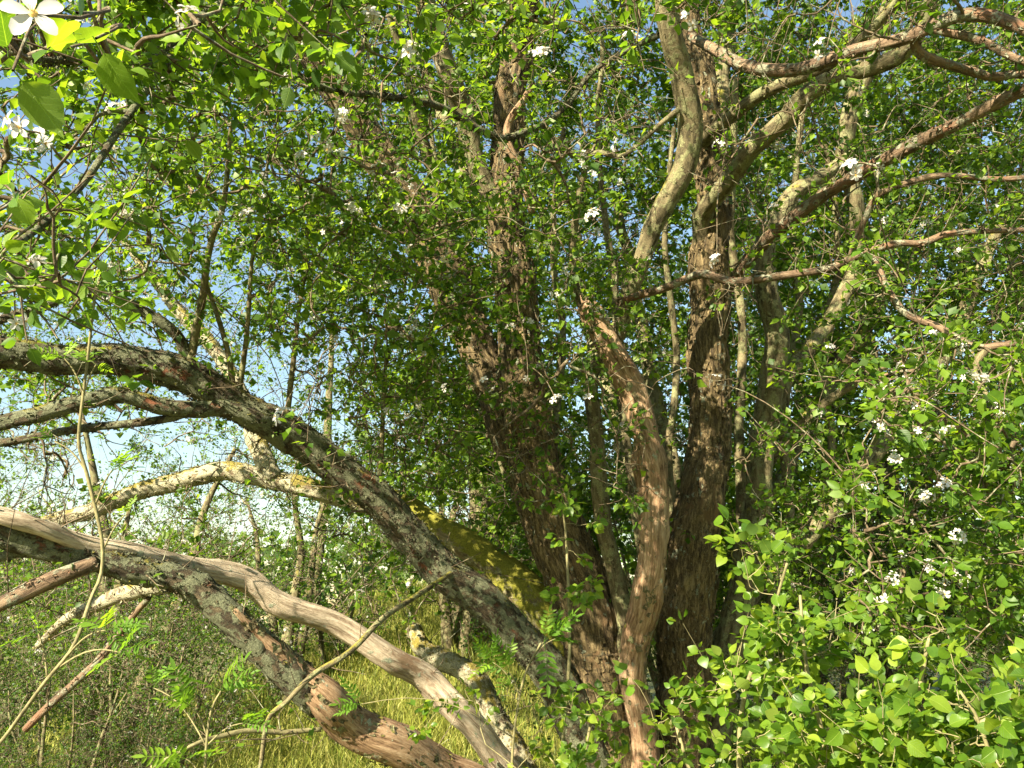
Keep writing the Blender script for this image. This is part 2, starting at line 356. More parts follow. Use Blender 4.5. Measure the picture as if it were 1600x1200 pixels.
def leaf_frames(pos, d, up_w=0.9, jit=0.55):
    """blade direction d, blade normal roughly to the light with random tilt"""
    n = len(pos); nn = nrm(np.array([-0.32, -0.45, 0.85])*up_w + R.normal(0, jit, (n, 3)))
    d = nrm(d); side = nrm(np.cross(nn, d)); nn = np.cross(d, side)
    return d, side, nn
def leaves_mesh(name, pos, d, side, nn, size, rnd, mat, level, width=0.36):
    T, Fc = leaf_template(level, width); n = len(pos); k = len(T)
    curl = R.uniform(-0.05, 0.38, n)
    z = T[None, :, 2]*R.uniform(0.2, 1.6, n)[:, None] - curl[:, None]*T[None, :, 0]**2
    wv = R.uniform(0.8, 1.2, n)[:, None]
    V = pos[:, None, :] + size[:, None, None]*(T[None, :, 0, None]*d[:, None, :] + (wv*T[None, :, 1])[..., None]*side[:, None, :] + z[..., None]*nn[:, None, :])
    Fa = (Fc[None] + (np.arange(n)*k)[:, None, None]).reshape(-1, 3)
    return mesh_np(name, V.reshape(-1, 3), Fa, mat, True, {'rnd': np.repeat(rnd, k)})
def leaf_variants(name, mat, width, n=5):
    out = []
    for i in range(n):
        V, Fc = leaf_template(2, width*random.uniform(0.9, 1.1)); V = V.copy()
        curl = random.uniform(0.0, 0.4); tw = random.uniform(-0.5, 0.5); bend = random.uniform(-0.12, 0.12); fold = random.uniform(0.6, 2.2)
        x, y = V[:, 0].copy(), V[:, 1].copy()
        V[:, 2] = V[:, 2]*fold - curl*x**2 + tw*x*y + 0.025*np.sin(x*14+i)*np.sign(y)*(np.abs(y) > width*0.4)
        V[:, 1] += bend*x*x
        # petiole
        k = len(V); V = np.vstack([V, [[-0.32, 0.014, 0.05], [-0.32, -0.014, 0.05], [-0.32, 0, 0.075], [0.05, 0.011, 0.0], [0.05, -0.011, 0.0], [0.05, 0, 0.014]]])
        P = np.array([[k, k+1, k+4], [k, k+4, k+3], [k+1, k+2, k+5], [k+1, k+5, k+4], [k+2, k, k+3], [k+2, k+3, k+5]])
        out.append(mesh_np(name, V, np.vstack([Fc, P]), mat, True, {'rnd': np.zeros(len(V))}))
    return out
def leaf_objects(parent, base, pos, d, side, nn, size, variants, name='leaf'):
    for i in range(len(pos)):
        o = bpy.data.objects.new(name, variants[i % len(variants)]); COL.objects.link(o); o.parent = parent
        s = float(size[i]); m = Matrix((
            (d[i][0]*s, side[i][0]*s, nn[i][0]*s, pos[i][0]-base[0]), (d[i][1]*s, side[i][1]*s, nn[i][1]*s, pos[i][1]-base[1]),
            (d[i][2]*s, side[i][2]*s, nn[i][2]*s, pos[i][2]-base[2]), (0, 0, 0, 1)))
        o.matrix_local = m

# ---------------------------------------------------------------- blossom
def flower_template(level):
    V = []; Fc = []; mi = []
    for p in range(5):
        a = p*2*math.pi/5 + random.uniform(-0.15, 0.15); c, s = math.cos(a), math.sin(a); el = random.uniform(0.15, 0.5); w_ = random.uniform(0.26, 0.33)
        prof = [(0.10, 0.05), (0.35, w_*0.72), (0.65, w_), (0.9, w_*0.72), (1.02, w_*0.2)] if level else [(0.1, 0.08), (0.9, w_)]
        k = len(V)
        for x, y in prof:
            z = el*x*0.8 - 0.25*x*x
            for yy, dz in ((y, 0.10*y/w_), (0, 0), (-y, 0.10*y/w_)):
                V.append((x*c - yy*s, x*s + yy*c, z+dz))
        for r_ in range(len(prof)-1):
            for q in range(2):
                b = k+r_*3+q; Fc += [[b, b+1, b+4], [b, b+4, b+3]]; mi += [0, 0]
    # centre and stamens
    k = len(V); m_ = 6
    for q in range(m_):
        a = q*2*math.pi/m_; V.append((0.17*math.cos(a), 0.17*math.sin(a), 0.05))
    V.append((0, 0, 0.14))
    for q in range(m_): Fc.append([k+q, k+(q+1) % m_, k+m_]); mi.append(1)
    if level:
        for q in range(12):
            a = q*2*math.pi/12+random.uniform(-.2, .2); r_ = random.uniform(0.12, 0.3); h = random.uniform(0.25, 0.42); k = len(V)
            V += [(0.05*math.cos(a), 0.05*math.sin(a), 0.05), (0.05*math.cos(a+.6), 0.05*math.sin(a+.6), 0.05), (r_*math.cos(a), r_*math.sin(a), h), (r_*math.cos(a)+0.035, r_*math.sin(a), h+0.03)]
            Fc += [[k, k+1, k+2], [k+1, k+3, k+2]]; mi += [1, 1]
        # stalk
        k = len(V)
        for q in range(3):
            a = q*2.1; V += [(0.035*math.cos(a), 0.035*math.sin(a), 0.02), (0.03*math.cos(a)+0.05, 0.03*math.sin(a), -0.9)]
        for q in range(3):
            a_, b_ = k+2*q, k+2*((q+1) % 3); Fc += [[a_, b_, b_+1], [a_, b_+1, a_+1]]; mi += [2, 2]
    return np.array(V), np.array(Fc), np.array(mi)
FLV = []
for i in range(5):
    V, Fc, mi = flower_template(1); FLV.append(mesh_np('blossom', V, Fc, None, True, None, [M_PETAL, M_STAMEN, M_SHOOT], mi))
def flowers_mesh(name, pos, nn, size):
    V, Fc, mi = flower_template(0); n = len(pos); k = len(V)
    t = nrm(np.cross(nn, nrm(R.normal(size=(n, 3))))); b = np.cross(nn, t)
    P = pos[:, None, :] + size[:, None, None]*(V[None, :, 0, None]*t[:, None, :] + V[None, :, 1, None]*b[:, None, :] + V[None, :, 2, None]*nn[:, None, :])
    return mesh_np(name, P.reshape(-1, 3), (Fc[None]+(np.arange(n)*k)[:, None, None]).reshape(-1, 3), None, True, None, [M_PETAL, M_STAMEN], np.tile(mi, n))
def flower_objects(parent, base, pos, nn, size):
    for i in range(len(pos)):
        o = bpy.data.objects.new('blossom', FLV[i % len(FLV)]); COL.objects.link(o); o.parent = parent
        q = Vector(nn[i]).to_track_quat('Z', 'Y').to_matrix().to_4x4() @ Matrix.Rotation(random.uniform(0, 6.28), 4, 'Z')
        o.matrix_local = Matrix.Translation(Vector(pos[i])-Vector(base)) @ q @ Matrix.Scale(float(size[i]), 4)

# ---------------------------------------------------------------- branch growth
def grow(nodes, targets, K=8, wob=0.10, upturn=0.12, batches=30):
    """join every target to the nearest wood already grown; returns (n,K,3) curves and their loads"""
    nodes = [np.asarray(nodes, float)]; own = [np.full(len(nodes[0]), -1)]
    t = np.asarray(targets, float); n = len(t)
    kd = kdtree.KDTree(len(nodes[0]))
    for i, p in enumerate(nodes[0]): kd.insert(p, i)
    kd.balance()
    order = np.argsort([kd.find(p)[2] for p in t])
    C = np.zeros((n, K, 3)); par = np.full(n, -1); s = np.linspace(0, 1, K)[:, None]
    for bt in np.array_split(order, min(batches, n)):
        al = np.vstack(nodes); ow = np.concatenate(own)
        kd = kdtree.KDTree(len(al))
        for i, p in enumerate(al): kd.insert(p, i)
        kd.balance()
        for j in bt:
            c, idx, dist = kd.find(t[j]); a = al[idx]; b = t[j]; par[j] = ow[idx]
            mid = (a+b)/2 + R.normal(0, wob, 3)*dist + np.array([0, 0, upturn*dist*R.uniform(-0.6, 1.0)])
            q = R.normal(0, 1, 3)
            cv = (1-s)**2*a + 2*s*(1-s)*mid + s*s*b
            cv = cv + (np.sin(s*math.pi*2)*q*0.045 + np.sin(s*math.pi*3.3)*R.normal(0, 1, 3)*0.03)*dist*np.minimum(1, 6*s*(1-s)+0.0)
            cv[0] = a; C[j] = cv
            nodes.append(cv[2:]); own.append(np.full(K-2, j))
    load = np.ones(n)
    for j in order[::-1]:
        if par[j] >= 0: load[par[j]] += load[j]
    return C, load
def twigs_on(C, step, lmin, lmax, K=4, up=0.25, t0=0.12):
    """short side shoots along curves; returns (m,K,3)"""
    L = np.linalg.norm(np.diff(C, axis=1), axis=2).sum(1); cnt = np.maximum(1, R.poisson(L/step))
    idx = np.repeat(np.arange(len(C)), cnt); t = R.uniform(t0, 1.0, len(idx)); k = C.shape[1]
    f = t*(k-1); i0 = np.minimum(f.astype(int), k-2); fr = (f-i0)[:, None]
    p = C[idx, i0]*(1-fr)+C[idx, i0+1]*fr; tan = nrm(C[idx, i0+1]-C[idx, i0])
    d = nrm(np.cross(tan, R.normal(size=tan.shape)))*1.0 + tan*R.uniform(0.0, 0.9, (len(idx), 1)) + np.array([0, 0, up]); d = nrm(d)
    ln = R.uniform(lmin, lmax, (len(idx), 1))*R.uniform(0.3, 1, (len(idx), 1)); s = np.linspace(0, 1, K)[None, :, None]
    bend = R.normal(0, 0.25, d.shape) + np.array([0, 0, 0.15])
    return p[:, None, :] + ln[:, None]*(s*d[:, None, :] + s*s*bend[:, None, :]) + (R.normal(0, 0.06, (len(idx), K, 3))*ln[:, None]*s*(1.2-s))
def rosettes(P, T, nmin, nmax, smin, smax, droop=0.15, spread=1.0):
    """leaf whorls at points P with shoot directions T"""
    cnt = R.integers(nmin, nmax+1, len(P)); idx = np.repeat(np.arange(len(P)), cnt); n = len(idx)
    d = nrm(R.normal(size=(n, 3))*spread*np.array([1, 1, 0.7]) + T[idx]*0.75 + np.array([0, 0, -droop]))
    pos = P[idx] + d*R.uniform(0.008, 0.03, (n, 1))
    return pos, d, R.uniform(smin, smax, n)*R.uniform(0.55, 1.0, n), idx
def in_view(pos, m=20):
    x, y, D = proj(pos); return (x > -m) & (x < 1600+m) & (y > -m) & (y < 1200+m) & (D > 0.2)
def box_targets(boxes):
    out = []
    for x0, x1, y0, y1, d0, d1, n in boxes:
        out.append(W(R.uniform(x0, x1, n), R.uniform(y0, y1, n), R.uniform(d0, d1, n)))
    return np.vstack(out)

# ================================================================ the old apple tree
BASE = W(1010, 1375, 5.45); BASE[2] = 0.0
apple = thing('apple_tree', 'old gnarled apple tree in blossom with many leaning, split and broken trunks', 'tree', BASE)
# (part name, label, material, furrow, plate, lump, [(x, y, width px, depth m)...])
LIMBS = [
 ('trunk', 'furrowed brown trunk carrying the leaning stems', M_FUR, .020, 0, .10, [(830,-420,26,5.2),(820,-200,36,5.3),(813,-60,46,5.4),(813,20,48,5.5),(808,90,47,5.6),(800,150,46,5.6),(790,236,48,5.6),(786,304,54,5.6),(795,400,60,5.6),(808,480,64,5.6),(815,560,68,5.6),(824,660,74,5.6),(845,760,84,5.55),(880,850,92,5.5),(912,935,96,5.45),(940,1070,88,5.4),(972,1200,84,5.4),(990,1300,110,5.4),(1000,1400,170,5.4)]),
 ('trunk', 'straight reddish furrowed trunk beside the bare broken stem', M_FUR, .020, 0, .09, [(1040,-380,24,5.6),(1060,-150,30,5.6),(1078,20,34,5.6),(1095,120,40,5.6),(1110,200,44,5.6),(1115,265,50,5.6),(1110,330,52,5.6),(1106,400,56,5.6),(1106,470,60,5.6),(1109,550,62,5.6),(1112,640,62,5.6),(1106,740,68,5.55),(1091,830,76,5.5),(1079,920,82,5.5),(1072,1010,86,5.5),(1067,1100,86,5.5),(1064,1200,92,5.5),(1058,1300,112,5.5),(1045,1390,150,5.5)]),
 ('trunk', 'smooth olive grey stem behind the straight trunk', M_OLIVE, .002, 0, .10, [(1330,240,16,6.4),(1290,270,22,6.3),(1245,300,26,6.2),(1213,335,29,6.1),(1197,390,32,6.0),(1199,450,35,6.0),(1208,530,37,6.0),(1204,600,38,6.0),(1191,704,39,6.0),(1183,800,40,5.95),(1162,900,42,5.9),(1133,1030,48,5.8),(1110,1180,56,5.7),(1085,1310,80,5.6),(1060,1400,100,5.5)]),
 ('limb', 'thick limb leaning away with patches of sunlight', M_FUR, .009, 0, .12, [(360,-60,22,5.6),(430,20,30,5.7),(500,110,40,5.8),(550,180,48,5.9),(595,240,56,5.9),(635,310,60,5.9),(670,380,64,5.9),(705,442,70,5.9),(735,510,62,5.9),(765,590,60,5.85),(800,680,68,5.8),(840,770,70,5.75),(885,870,70,5.6)]),
 ('limb', None, M_OLIVE, .006, 0, .10, [(630,-220,20,5.0),(650,-60,26,5.1),(672,20,29,5.2),(690,70,31,5.3),(708,125,33,5.3),(723,170,32,5.4),(745,240,30,5.5),(767,310,30,5.55),(790,385,34,5.6)]),
 ('limb', None, M_OLIVE, .004, 0, .10, [(610,20,9,5.3),(628,95,13,5.4),(642,165,16,5.5),(656,215,17,5.6),(673,265,18,5.7),(690,325,20,5.8),(705,400,22,5.9)]),
 ('broken_stem', 'barkless reddish stem with a jagged broken top', M_WOOD, .003, 0, .16, [(908,470,24,5.0),(918,484,38,5.0),(932,508,38,5.0),(955,550,40,5.0),(985,602,45,5.0),(1005,652,43,5.0),(1016,690,42,5.0),(1020,716,50,5.0),(1023,760,45,5.0),(1021,830,43,5.0),(1019,900,45,5.0),(1010,950,49,5.05),(995,992,48,5.1),(989,1040,42,5.15),(996,1100,42,5.2),(1008,1200,52,5.3),(1014,1330,80,5.4)]),
 ('limb', None, M_OLIVE, .004, 0, .13, [(1015,-260,18,4.2),(1030,-110,25,4.35),(1040,0,30,4.5),(1050,60,34,4.6),(1064,130,36,4.7),(1077,200,39,4.8),(1070,260,37,4.85),(1046,305,35,4.9),(1022,350,31,4.95),(1005,400,28,5.0),(990,442,27,5.05),(974,482,25,5.15),(952,540,20,5.25),(927,592,19,5.3),(928,650,22,5.3),(935,705,25,5.3),(943,790,28,5.3),(955,870,27,5.3),(967,932,26,5.3),(978,990,30,5.3),(985,1070,34,5.35)]),
 ('limb', None, M_OLIVE, .004, 0, .12, [(1108,430,22,5.62),(1100,380,25,5.55),(1104,328,27,5.42),(1136,284,29,5.2),(1171,233,28,4.95),(1222,185,29,4.8),(1262,147,30,4.65),(1330,112,30,4.45),(1397,88,26,4.3),(1430,60,22,4.2),(1452,10,20,4.1),(1470,-90,16,4.0),(1480,-260,10,3.9)]),
 ('limb', None, M_OLIVE, .003, 0, .12, [(1105,225,18,5.5),(1117,203,20,5.3),(1178,158,20,5.0),(1229,131,20,4.8),(1290,108,18,4.6),(1340,70,16,4.4),(1390,20,14,4.2),(1450,-60,10,4.0)]),
 ('limb', 'peeling reddish branch reaching across the other limbs', M_RED, .003, .002, .14, [(1077,56,14,4.9),(1100,70,17,4.7),(1144,92,19,4.5),(1195,106,20,4.3),(1246,105,21,4.2),(1330,82,22,4.0),(1397,62,22,3.8),(1448,40,22,3.7),(1499,22,20,3.6),(1560,28,20,3.5),(1640,60,18,3.4),(1800,90,12,3.3)]),
 ('limb', None, M_RED, .002, .001, .16, [(1424,52,14,3.75),(1434,84,16,3.8),(1482,101,15,3.8),(1549,118,14,3.8),(1610,114,13,3.8),(1760,140,9,3.8)]),
 ('limb', None, M_RED, .002, .001, .16, [(1448,42,13,3.7),(1490,52,14,3.65),(1532,63,14,3.6),(1586,90,12,3.5),(1700,130,9,3.4)]),
 ('limb', 'long straight branch slanting up from the olive stem', M_RED, .003, .002, .10, [(1130,470,16,5.9),(1152,430,17,5.7),(1178,398,18,5.5),(1212,364,20,5.2),(1262,324,21,4.9),(1313,288,21,4.7),(1364,254,21,4.5),(1431,220,21,4.3),(1499,190,20,4.1),(1566,156,20,3.9),(1640,125,18,3.7),(1800,60,12,3.5)]),
 ('limb', None, M_OLIVE, .003, 0, .12, [(1192,680,22,6.1),(1230,602,23,6.2),(1258,557,24,6.3),(1290,511,24,6.4),(1315,465,24,6.5),(1335,425,23,6.5),(1341,360,23,6.5),(1326,290,25,6.5),(1318,222,27,6.5),(1330,160,27,6.5),(1350,112,25,6.5),(1380,20,20,6.4),(1420,-120,14,6.2)]),
 ('branch', 'thin wavy reddish branch growing from the broken stem', M_RED, .001, 0, .12, [(968,474,11,4.95),(1000,461,12,4.8),(1036,450,12,4.7),(1077,435,12,4.6),(1104,430,12,4.5),(1144,440,13,4.4),(1195,434,13,4.3),(1246,425,12,4.2),(1296,416,12,4.1),(1345,394,12,4.0),(1400,378,11,3.9),(1440,378,10,3.9),(1482,364,10,3.9),(1540,360,9,3.9),(1640,358,8,3.9)]),
 ('branch', 'drooping reddish branch curving down below the wavy one', M_RED, .001, .001, .14, [(1350,392,10,4.0),(1364,404,11,3.95),(1374,428,11,3.9),(1391,464,12,3.85),(1418,494,12,3.8),(1465,512,12,3.75),(1499,532,12,3.7),(1532,545,13,3.65),(1570,540,11,3.6),(1650,530,9,3.5)]),
 ('branch', None, M_RED, .001, 0, .12, [(1330,400,10,4.05),(1348,350,10,4.0),(1364,315,10,3.95),(1381,298,10,3.9),(1448,278,10,3.9),(1500,275,9,3.9),(1560,279,9,3.9),(1660,272,7,3.9)]),
 ('branch', None, M_OLIVE, .001, 0, .10, [(1200,730,13,6.2),(1246,672,13,6.1),(1296,624,12,6.0),(1364,582,12,5.9),(1431,548,11,5.8),(1520,500,9,5.6)]),
 ('limb', 'dark broken log hanging among the leaves', M_FUR, .006, 0, .10, [(1308,563,20,6.9),(1330,572,25,6.9),(1365,595,26,6.9),(1400,620,24,6.9),(1460,650,22,7.0),(1560,690,16,7.1)]),
 ('limb', None, M_OLIVE, .003, 0, .10, [(1120,1010,34,6.0),(1175,930,32,6.2),(1235,868,30,6.4),(1290,800,29,6.5),(1350,728,28,6.6),(1414,645,26,6.7),(1460,580,24,6.8),(1510,480,20,6.9),(1560,350,16,7.0)]),
 ('limb', 'great lichen-covered limb leaning low over the meadow', M_LICH, .006, .005, .11, [(-420,640,30,3.4),(-250,590,40,3.6),(-100,565,48,3.8),(0,556,51,4.0),(100,554,48,4.15),(170,559,48,4.25),(253,577,53,4.4),(320,604,54,4.5),(372,628,52,4.6),(440,666,52,4.7),(510,716,53,4.8),(570,766,54,4.9),(620,815,55,5.0),(672,867,57,5.05),(732,926,57,5.1),(800,986,56,5.15),(850,1040,56,5.2),(890,1100,62,5.25),(925,1190,70,5.3),(965,1320,80,5.4)]),
 ('limb', 'grey lichen branch arching from the great leaning limb', M_LICH, .002, .003, .12, [(-240,740,16,3.7),(-100,690,22,3.8),(0,660,25,3.9),(67,647,26,3.95),(118,634,26,4.0),(169,624,26,4.1),(202,624,26,4.15),(253,640,26,4.2),(304,643,27,4.3),(354,640,28,4.4),(405,655,32,4.5),(450,690,36,4.7)]),
 ('branch', None, M_LICH, .001, .002, .12, [(-150,720,9,4.1),(0,693,12,4.2),(67,678,13,4.25),(135,667,13,4.3),(202,660,13,4.3),(260,652,13,4.25),(290,646,12,4.25)]),
 ('branch', None, M_LICH, .001, .002, .12, [(-150,560,9,4.0),(0,498,14,4.1),(51,484,16,4.15),(101,465,16,4.2),(152,463,16,4.2),(202,474,16,4.3),(253,501,17,4.35),(280,528,17,4.4),(291,565,19,4.45)]),
 ('branch', None, M_OLIVE, .001, 0, .10, [(294,570,14,4.45),(303,520,13,4.45),(315,460,12,4.4),(321,410,11,4.35),(330,370,10,4.3),(344,335,9,4.25),(354,270,8,4.2),(362,190,6,4.1)]),
 ('branch', None, M_OLIVE, .001, 0, .10, [(366,615,10,4.6),(358,560,9,4.55),(345,510,8,4.5),(333,470,7,4.5),(322,440,7,4.45)]),
 ('branch', None, M_OLIVE, .001, 0, .10, [(374,622,9,4.6),(384,540,8,4.5),(391,470,7,4.45),(395,400,6,4.4),(410,320,5,4.3),(418,240,4,4.2)]),
 ('branch', None, M_OLIVE, .001, 0, .10, [(448,660,9,4.7),(456,580,8,4.65),(466,500,7,4.6),(476,420,6,4.5),(480,350,5,4.4)]),
 ('branch', None, M_OLIVE, .001, 0, .10, [(592,785,9,5.0),(594,720,8,5.0),(598,640,7,5.0),(604,560,6,5.0)]),
 ('limb', 'sunlit limb cushioned with yellow moss under the leaning limb', M_MOSS, .003, .005, .13, [(-60,860,18,5.7),(60,822,20,5.8),(130,800,24,5.8),(152,790,26,5.8),(202,775,27,5.9),(270,755,29,6.0),(337,739,31,6.0),(405,748,31,6.0),(472,762,32,6.0),(540,777,34,6.0),(585,786,34,5.95)]),
 ('limb', 'butt of the mossy limb thick with yellow-green moss', M_MOSSY, .003, .006, .13, [(545,778,32,6.0),(600,782,38,5.93),(650,802,42,5.88),(700,838,47,5.8),(766,880,50,5.75),(830,930,56,5.65),(890,1010,60,5.55),(930,1100,60,5.5)]),
 ('limb', None, M_MOSS, .003, .004, .10, [(180,360,9,6.6),(225,425,13,6.5),(270,478,18,6.4),(317,528,22,6.3),(354,578,23,6.2),(385,640,26,6.1),(405,690,28,6.05),(428,745,28,6.0)]),
 ('fallen_limb', 'split lichen-crusted limb sagging towards the grass', M_LICH, .008, .008, .14, [(-300,810,30,3.2),(-120,812,38,3.4),(-20,822,44,3.5),(67,846,46,3.6),(135,862,44,3.7),(189,878,40,3.75),(270,900,42,3.85),(321,932,46,3.9),(371,972,48,3.95),(405,1006,50,4.0),(456,1052,50,4.05),(500,1092,44,4.12),(540,1124,30,4.2),(580,1150,14,4.28)]),
 ('fallen_limb', 'reddish barkless butt of the sagging limb', M_WOOD, .004, 0, .08, [(372,950,7,3.86),(405,985,16,3.92),(440,1022,30,3.99),(472,1060,46,4.06),(505,1090,58,4.1),(540,1122,62,4.2),(600,1158,64,4.3),(655,1190,66,4.45),(740,1240,68,4.7),(850,1330,74,5.0),(940,1400,70,5.3)]),
 ('fallen_limb', 'pale bleached barkless limb sloping down to the meadow', M_BLEACH, .005, 0, .17, [(-300,780,20,3.2),(-150,778,24,3.35),(-40,794,26,3.45),(60,818,27,3.55),(130,844,27,3.68),(200,868,27,3.82),(270,886,29,4.0),(354,904,34,4.3),(405,922,34,4.4),(472,949,35,4.5),(535,979,36,4.6),(597,1017,38,4.7),(665,1064,40,4.8),(709,1104,40,4.85),(749,1146,42,4.9),(785,1200,44,5.0),(840,1290,50,5.15),(910,1390,60,5.3)]),
 ('branch', 'reddish side branch of the sagging limb', M_RED, .002, .002, .12, [(-120,1000,16,3.4),(0,945,23,3.5),(51,918,24,3.55),(101,894,24,3.6),(150,876,22,3.68)]),
 ('branch', None, M_LICH, .002, .002, .12, [(-100,890,14,3.6),(0,872,16,3.6),(34,864,16,3.62),(84,870,16,3.66),(140,874,14,3.7)]),
 ('branch', None, M_MOSS, .002, .002, .12, [(60,1010,10,4.6),(110,970,16,4.5),(162,942,23,4.4),(202,925,25,4.3),(253,913,25,4.1),(300,912,22,3.95)]),
 ('branch', None, M_RED, .002, .001, .12, [(40,1140,11,4.4),(74,1107,12,4.4),(118,1067,12,4.4),(159,1026,12,4.4),(190,985,11,4.35),(230,935,9,4.2)]),
 ('fallen_limb', 'short pale log lying behind the bleached limb', M_MOSS, .003, .003, .10, [(640,985,24,6.3),(660,1017,30,6.2),(705,1038,32,6.1),(740,1062,33,6.0),(765,1100,34,5.9),(800,1170,36,5.8),(860,1290,40,5.6)]),
 ('branch', None, M_OLIVE, .001, 0, .10, [(716,886,8,5.08),(690,905,8,4.86),(641,936,9,4.5),(597,966,9,4.2),(557,1006,9,4.0),(530,1027,9,3.9),(489,1054,9,3.8),(449,1097,8,3.7),(418,1126,8,3.7),(405,1200,7,3.7)]),
 ('branch', None, M_SHOOT, .001, 0, .10, [(500,1140,8,4.0),(440,1144,8,3.9),(388,1141,8,3.8),(340,1152,8,3.7),(304,1164,7,3.6),(236,1200,7,3.5)]),
 ('branch', None, M_LICH, .001, .001, .12, [(400,60,7,3.2),(470,118,8,3.5),(530,145,9,3.7),(597,148,10,3.9),(665,159,11,4.1),(716,182,12,4.3),(749,203,12,4.4),(786,216,12,4.5),(824,203,11,4.6),(851,192,10,4.7),(884,165,9,4.8),(930,110,8,4.9),(1000,70,9,4.8),(1045,50,10,4.65)]),
 ('branch', None, M_OLIVE, .001, 0, .10, [(845,196,8,4.7),(870,222,9,4.75),(901,245,10,4.8),(911,258,11,4.85),(902,304,11,4.9),(895,372,11,5.0),(900,440,12,5.05),(918,500,14,5.1)]),
 ('branch', None, M_OLIVE, .001, 0, .10, [(911,256,9,4.85),(930,238,8,4.85),(969,243,8,4.8),(1000,222,8,4.8),(1030,195,8,4.75),(1062,170,9,4.7)]),
 ('branch', 'bare orange dead stem standing against the furrowed trunk', M_WOOD, .001, 0, .14, [(832,335,10,5.3),(826,310,13,5.25),(811,263,13,5.2),(792,222,13,5.15),(793,189,12,5.15),(817,155,11,5.1),(832,130,8,5.1)]),
 ('limb', None, M_LICH, .002, .002, .12, [(668,-20,18,5.1),(600,-80,18,4.6),(480,-70,18,3.9),(330,20,15,3.2),(230,105,13,2.7),(140,98,12,2.3),(70,86,11,1.9),(10,64,10,1.6),(-80,40,9,1.2)]),
 ('limb', None, M_OLIVE, .002, 0, .12, [(1040,-20,20,4.5),(1000,-120,20,3.9),(900,-170,18,3.2),(760,-160,14,2.7),(600,-90,11,2.4),(480,-20,9,2.2)]),
 ('branch', None, M_LICH, .001, .001, .12, [(300,40,11,3.1),(200,180,12,2.7),(110,310,12,2.3),(30,380,11,1.9),(-40,400,10,1.5),(-140,420,9,1.2)]),
 ('limb', None, M_OLIVE, .002, 0, .12, [(815,-200,30,5.3),(800,-420,26,6.2),(760,-560,20,7.0),(700,-620,14,8.0)]),
 ('limb', None, M_OLIVE, .002, 0, .12, [(1110,300,26,5.7),(1130,120,26,6.6),(1160,-60,24,7.4),(1200,-200,18,8.2),(1240,-260,12,8.8)]),
 ('limb', None, M_OLIVE, .002, 0, .12, [(830,560,26,5.8),(800,420,26,6.6),(740,300,24,7.4),(690,180,20,8.0),(650,60,14,8.4)]),
 ('limb', None, M_OLIVE, .002, 0, .12, [(1170,860,24,6.1),(1240,700,24,6.9),(1320,560,22,7.6),(1400,440,18,8.2),(1470,340,12,8.6)]),
 ('limb', None, M_OLIVE, .002, 0, .12, [(1110,950,24,5.9),(1060,760,22,6.6),(1020,600,20,7.2),(990,440,18,7.8),(960,300,12,8.2)]),
]
for st in ([(1150,1010,18,6.0),(1160,860,16,6.2),(1152,680,15,6.3),(1160,500,13,6.4),(1142,330,12,6.4),(1150,120,9,6.3)],
           [(1200,960,16,6.1),(1232,820,15,6.3),(1226,650,14,6.5),(1246,480,12,6.6),(1240,300,10,6.6),(1262,100,7,6.5)],
           [(1030,1010,16,5.9),(1000,860,15,6.1),(984,740,14,6.2),(968,600,13,6.3),(960,440,12,6.3),(935,250,9,6.2),(940,60,7,6.1)],
           [(890,900,16,5.8),(862,780,15,6.0),(868,660,13,6.1),(880,520,11,6.2),(862,380,10,6.2),(880,200,7,6.1)],
           [(860,880,14,5.9),(800,770,13,6.2),(770,650,12,6.3),(752,520,11,6.4),(700,380,9,6.4),(672,180,7,6.3)],
           [(1090,960,14,6.1),(1052,830,13,6.3),(1046,700,12,6.4),(1060,560,11,6.5),(1040,380,9,6.4),(1055,200,7,6.3)],
           [(1270,830,14,6.5),(1300,700,13,6.6),(1284,560,12,6.7),(1310,400,10,6.7),(1290,220,8,6.6)]):
    LIMBS.append(('stem', None, M_OLIVE, .002, 0, .10, st))
nodes = []; LC = []; NSEED = 0
for nm, lab, mat, fur, plate, lump, pts in LIMBS:
    a = np.array(pts, float); P = W(a[:, 0], a[:, 1], a[:, 3]); r = a[:, 2]*a[:, 3]/F/2
    if P[:, 2].min() < 0.25:                                   # feet go just into the soil
        P[:, 2] = np.where(P[:, 2] < 0.05, -0.08, P[:, 2])
    rm = r.max(); ds = 0.022
    C, s = catmull(np.hstack([P, r[:, None]]), ds)
    C[:, :3] += (np.stack([vnoise(np.stack([s*3.1, 0*s+NSEED+k, 0*s], -1)) for k in (0, 40, 80)], -1)-0.5)*min(0.05, rm*0.75)
    sides = 76 if nm == 'trunk' and rm > 0.15 else 40 if rm > 0.1 else 26 if rm > 0.05 else 12 if rm > 0.02 else 9
    me = limb_mesh(nm, C[:, :3]-BASE, np.maximum(C[:, 3], 0.003), s, mat, sides, fur, lump, NSEED*3.7, plate)
    o = link(nm, me, apple)
    if lab: o['label'] = lab
    nodes.append(C[::3, :3]); LC.append((C, nm, mat)); NSEED += 1
LIMBN = np.vstack(nodes)
for k in range(9):
    a_ = k*0.7; p0 = W(922+13*math.cos(a_), 496+5*math.sin(a_), 5.0+0.05*math.sin(a_)); p1 = p0+np.array([R.normal(-0.03, 0.02), R.normal(0, 0.02), R.uniform(0.05, 0.15)])
    cv = np.linspace(0, 1, 5)[:, None]*(p1-p0)+p0
    link('splinter', limb_mesh('splinter', cv-BASE, np.linspace(0.016, 0.003, 5), np.linspace(0, .1, 5), M_WOOD, 5, 0, 0.2, k*1.0), apple)

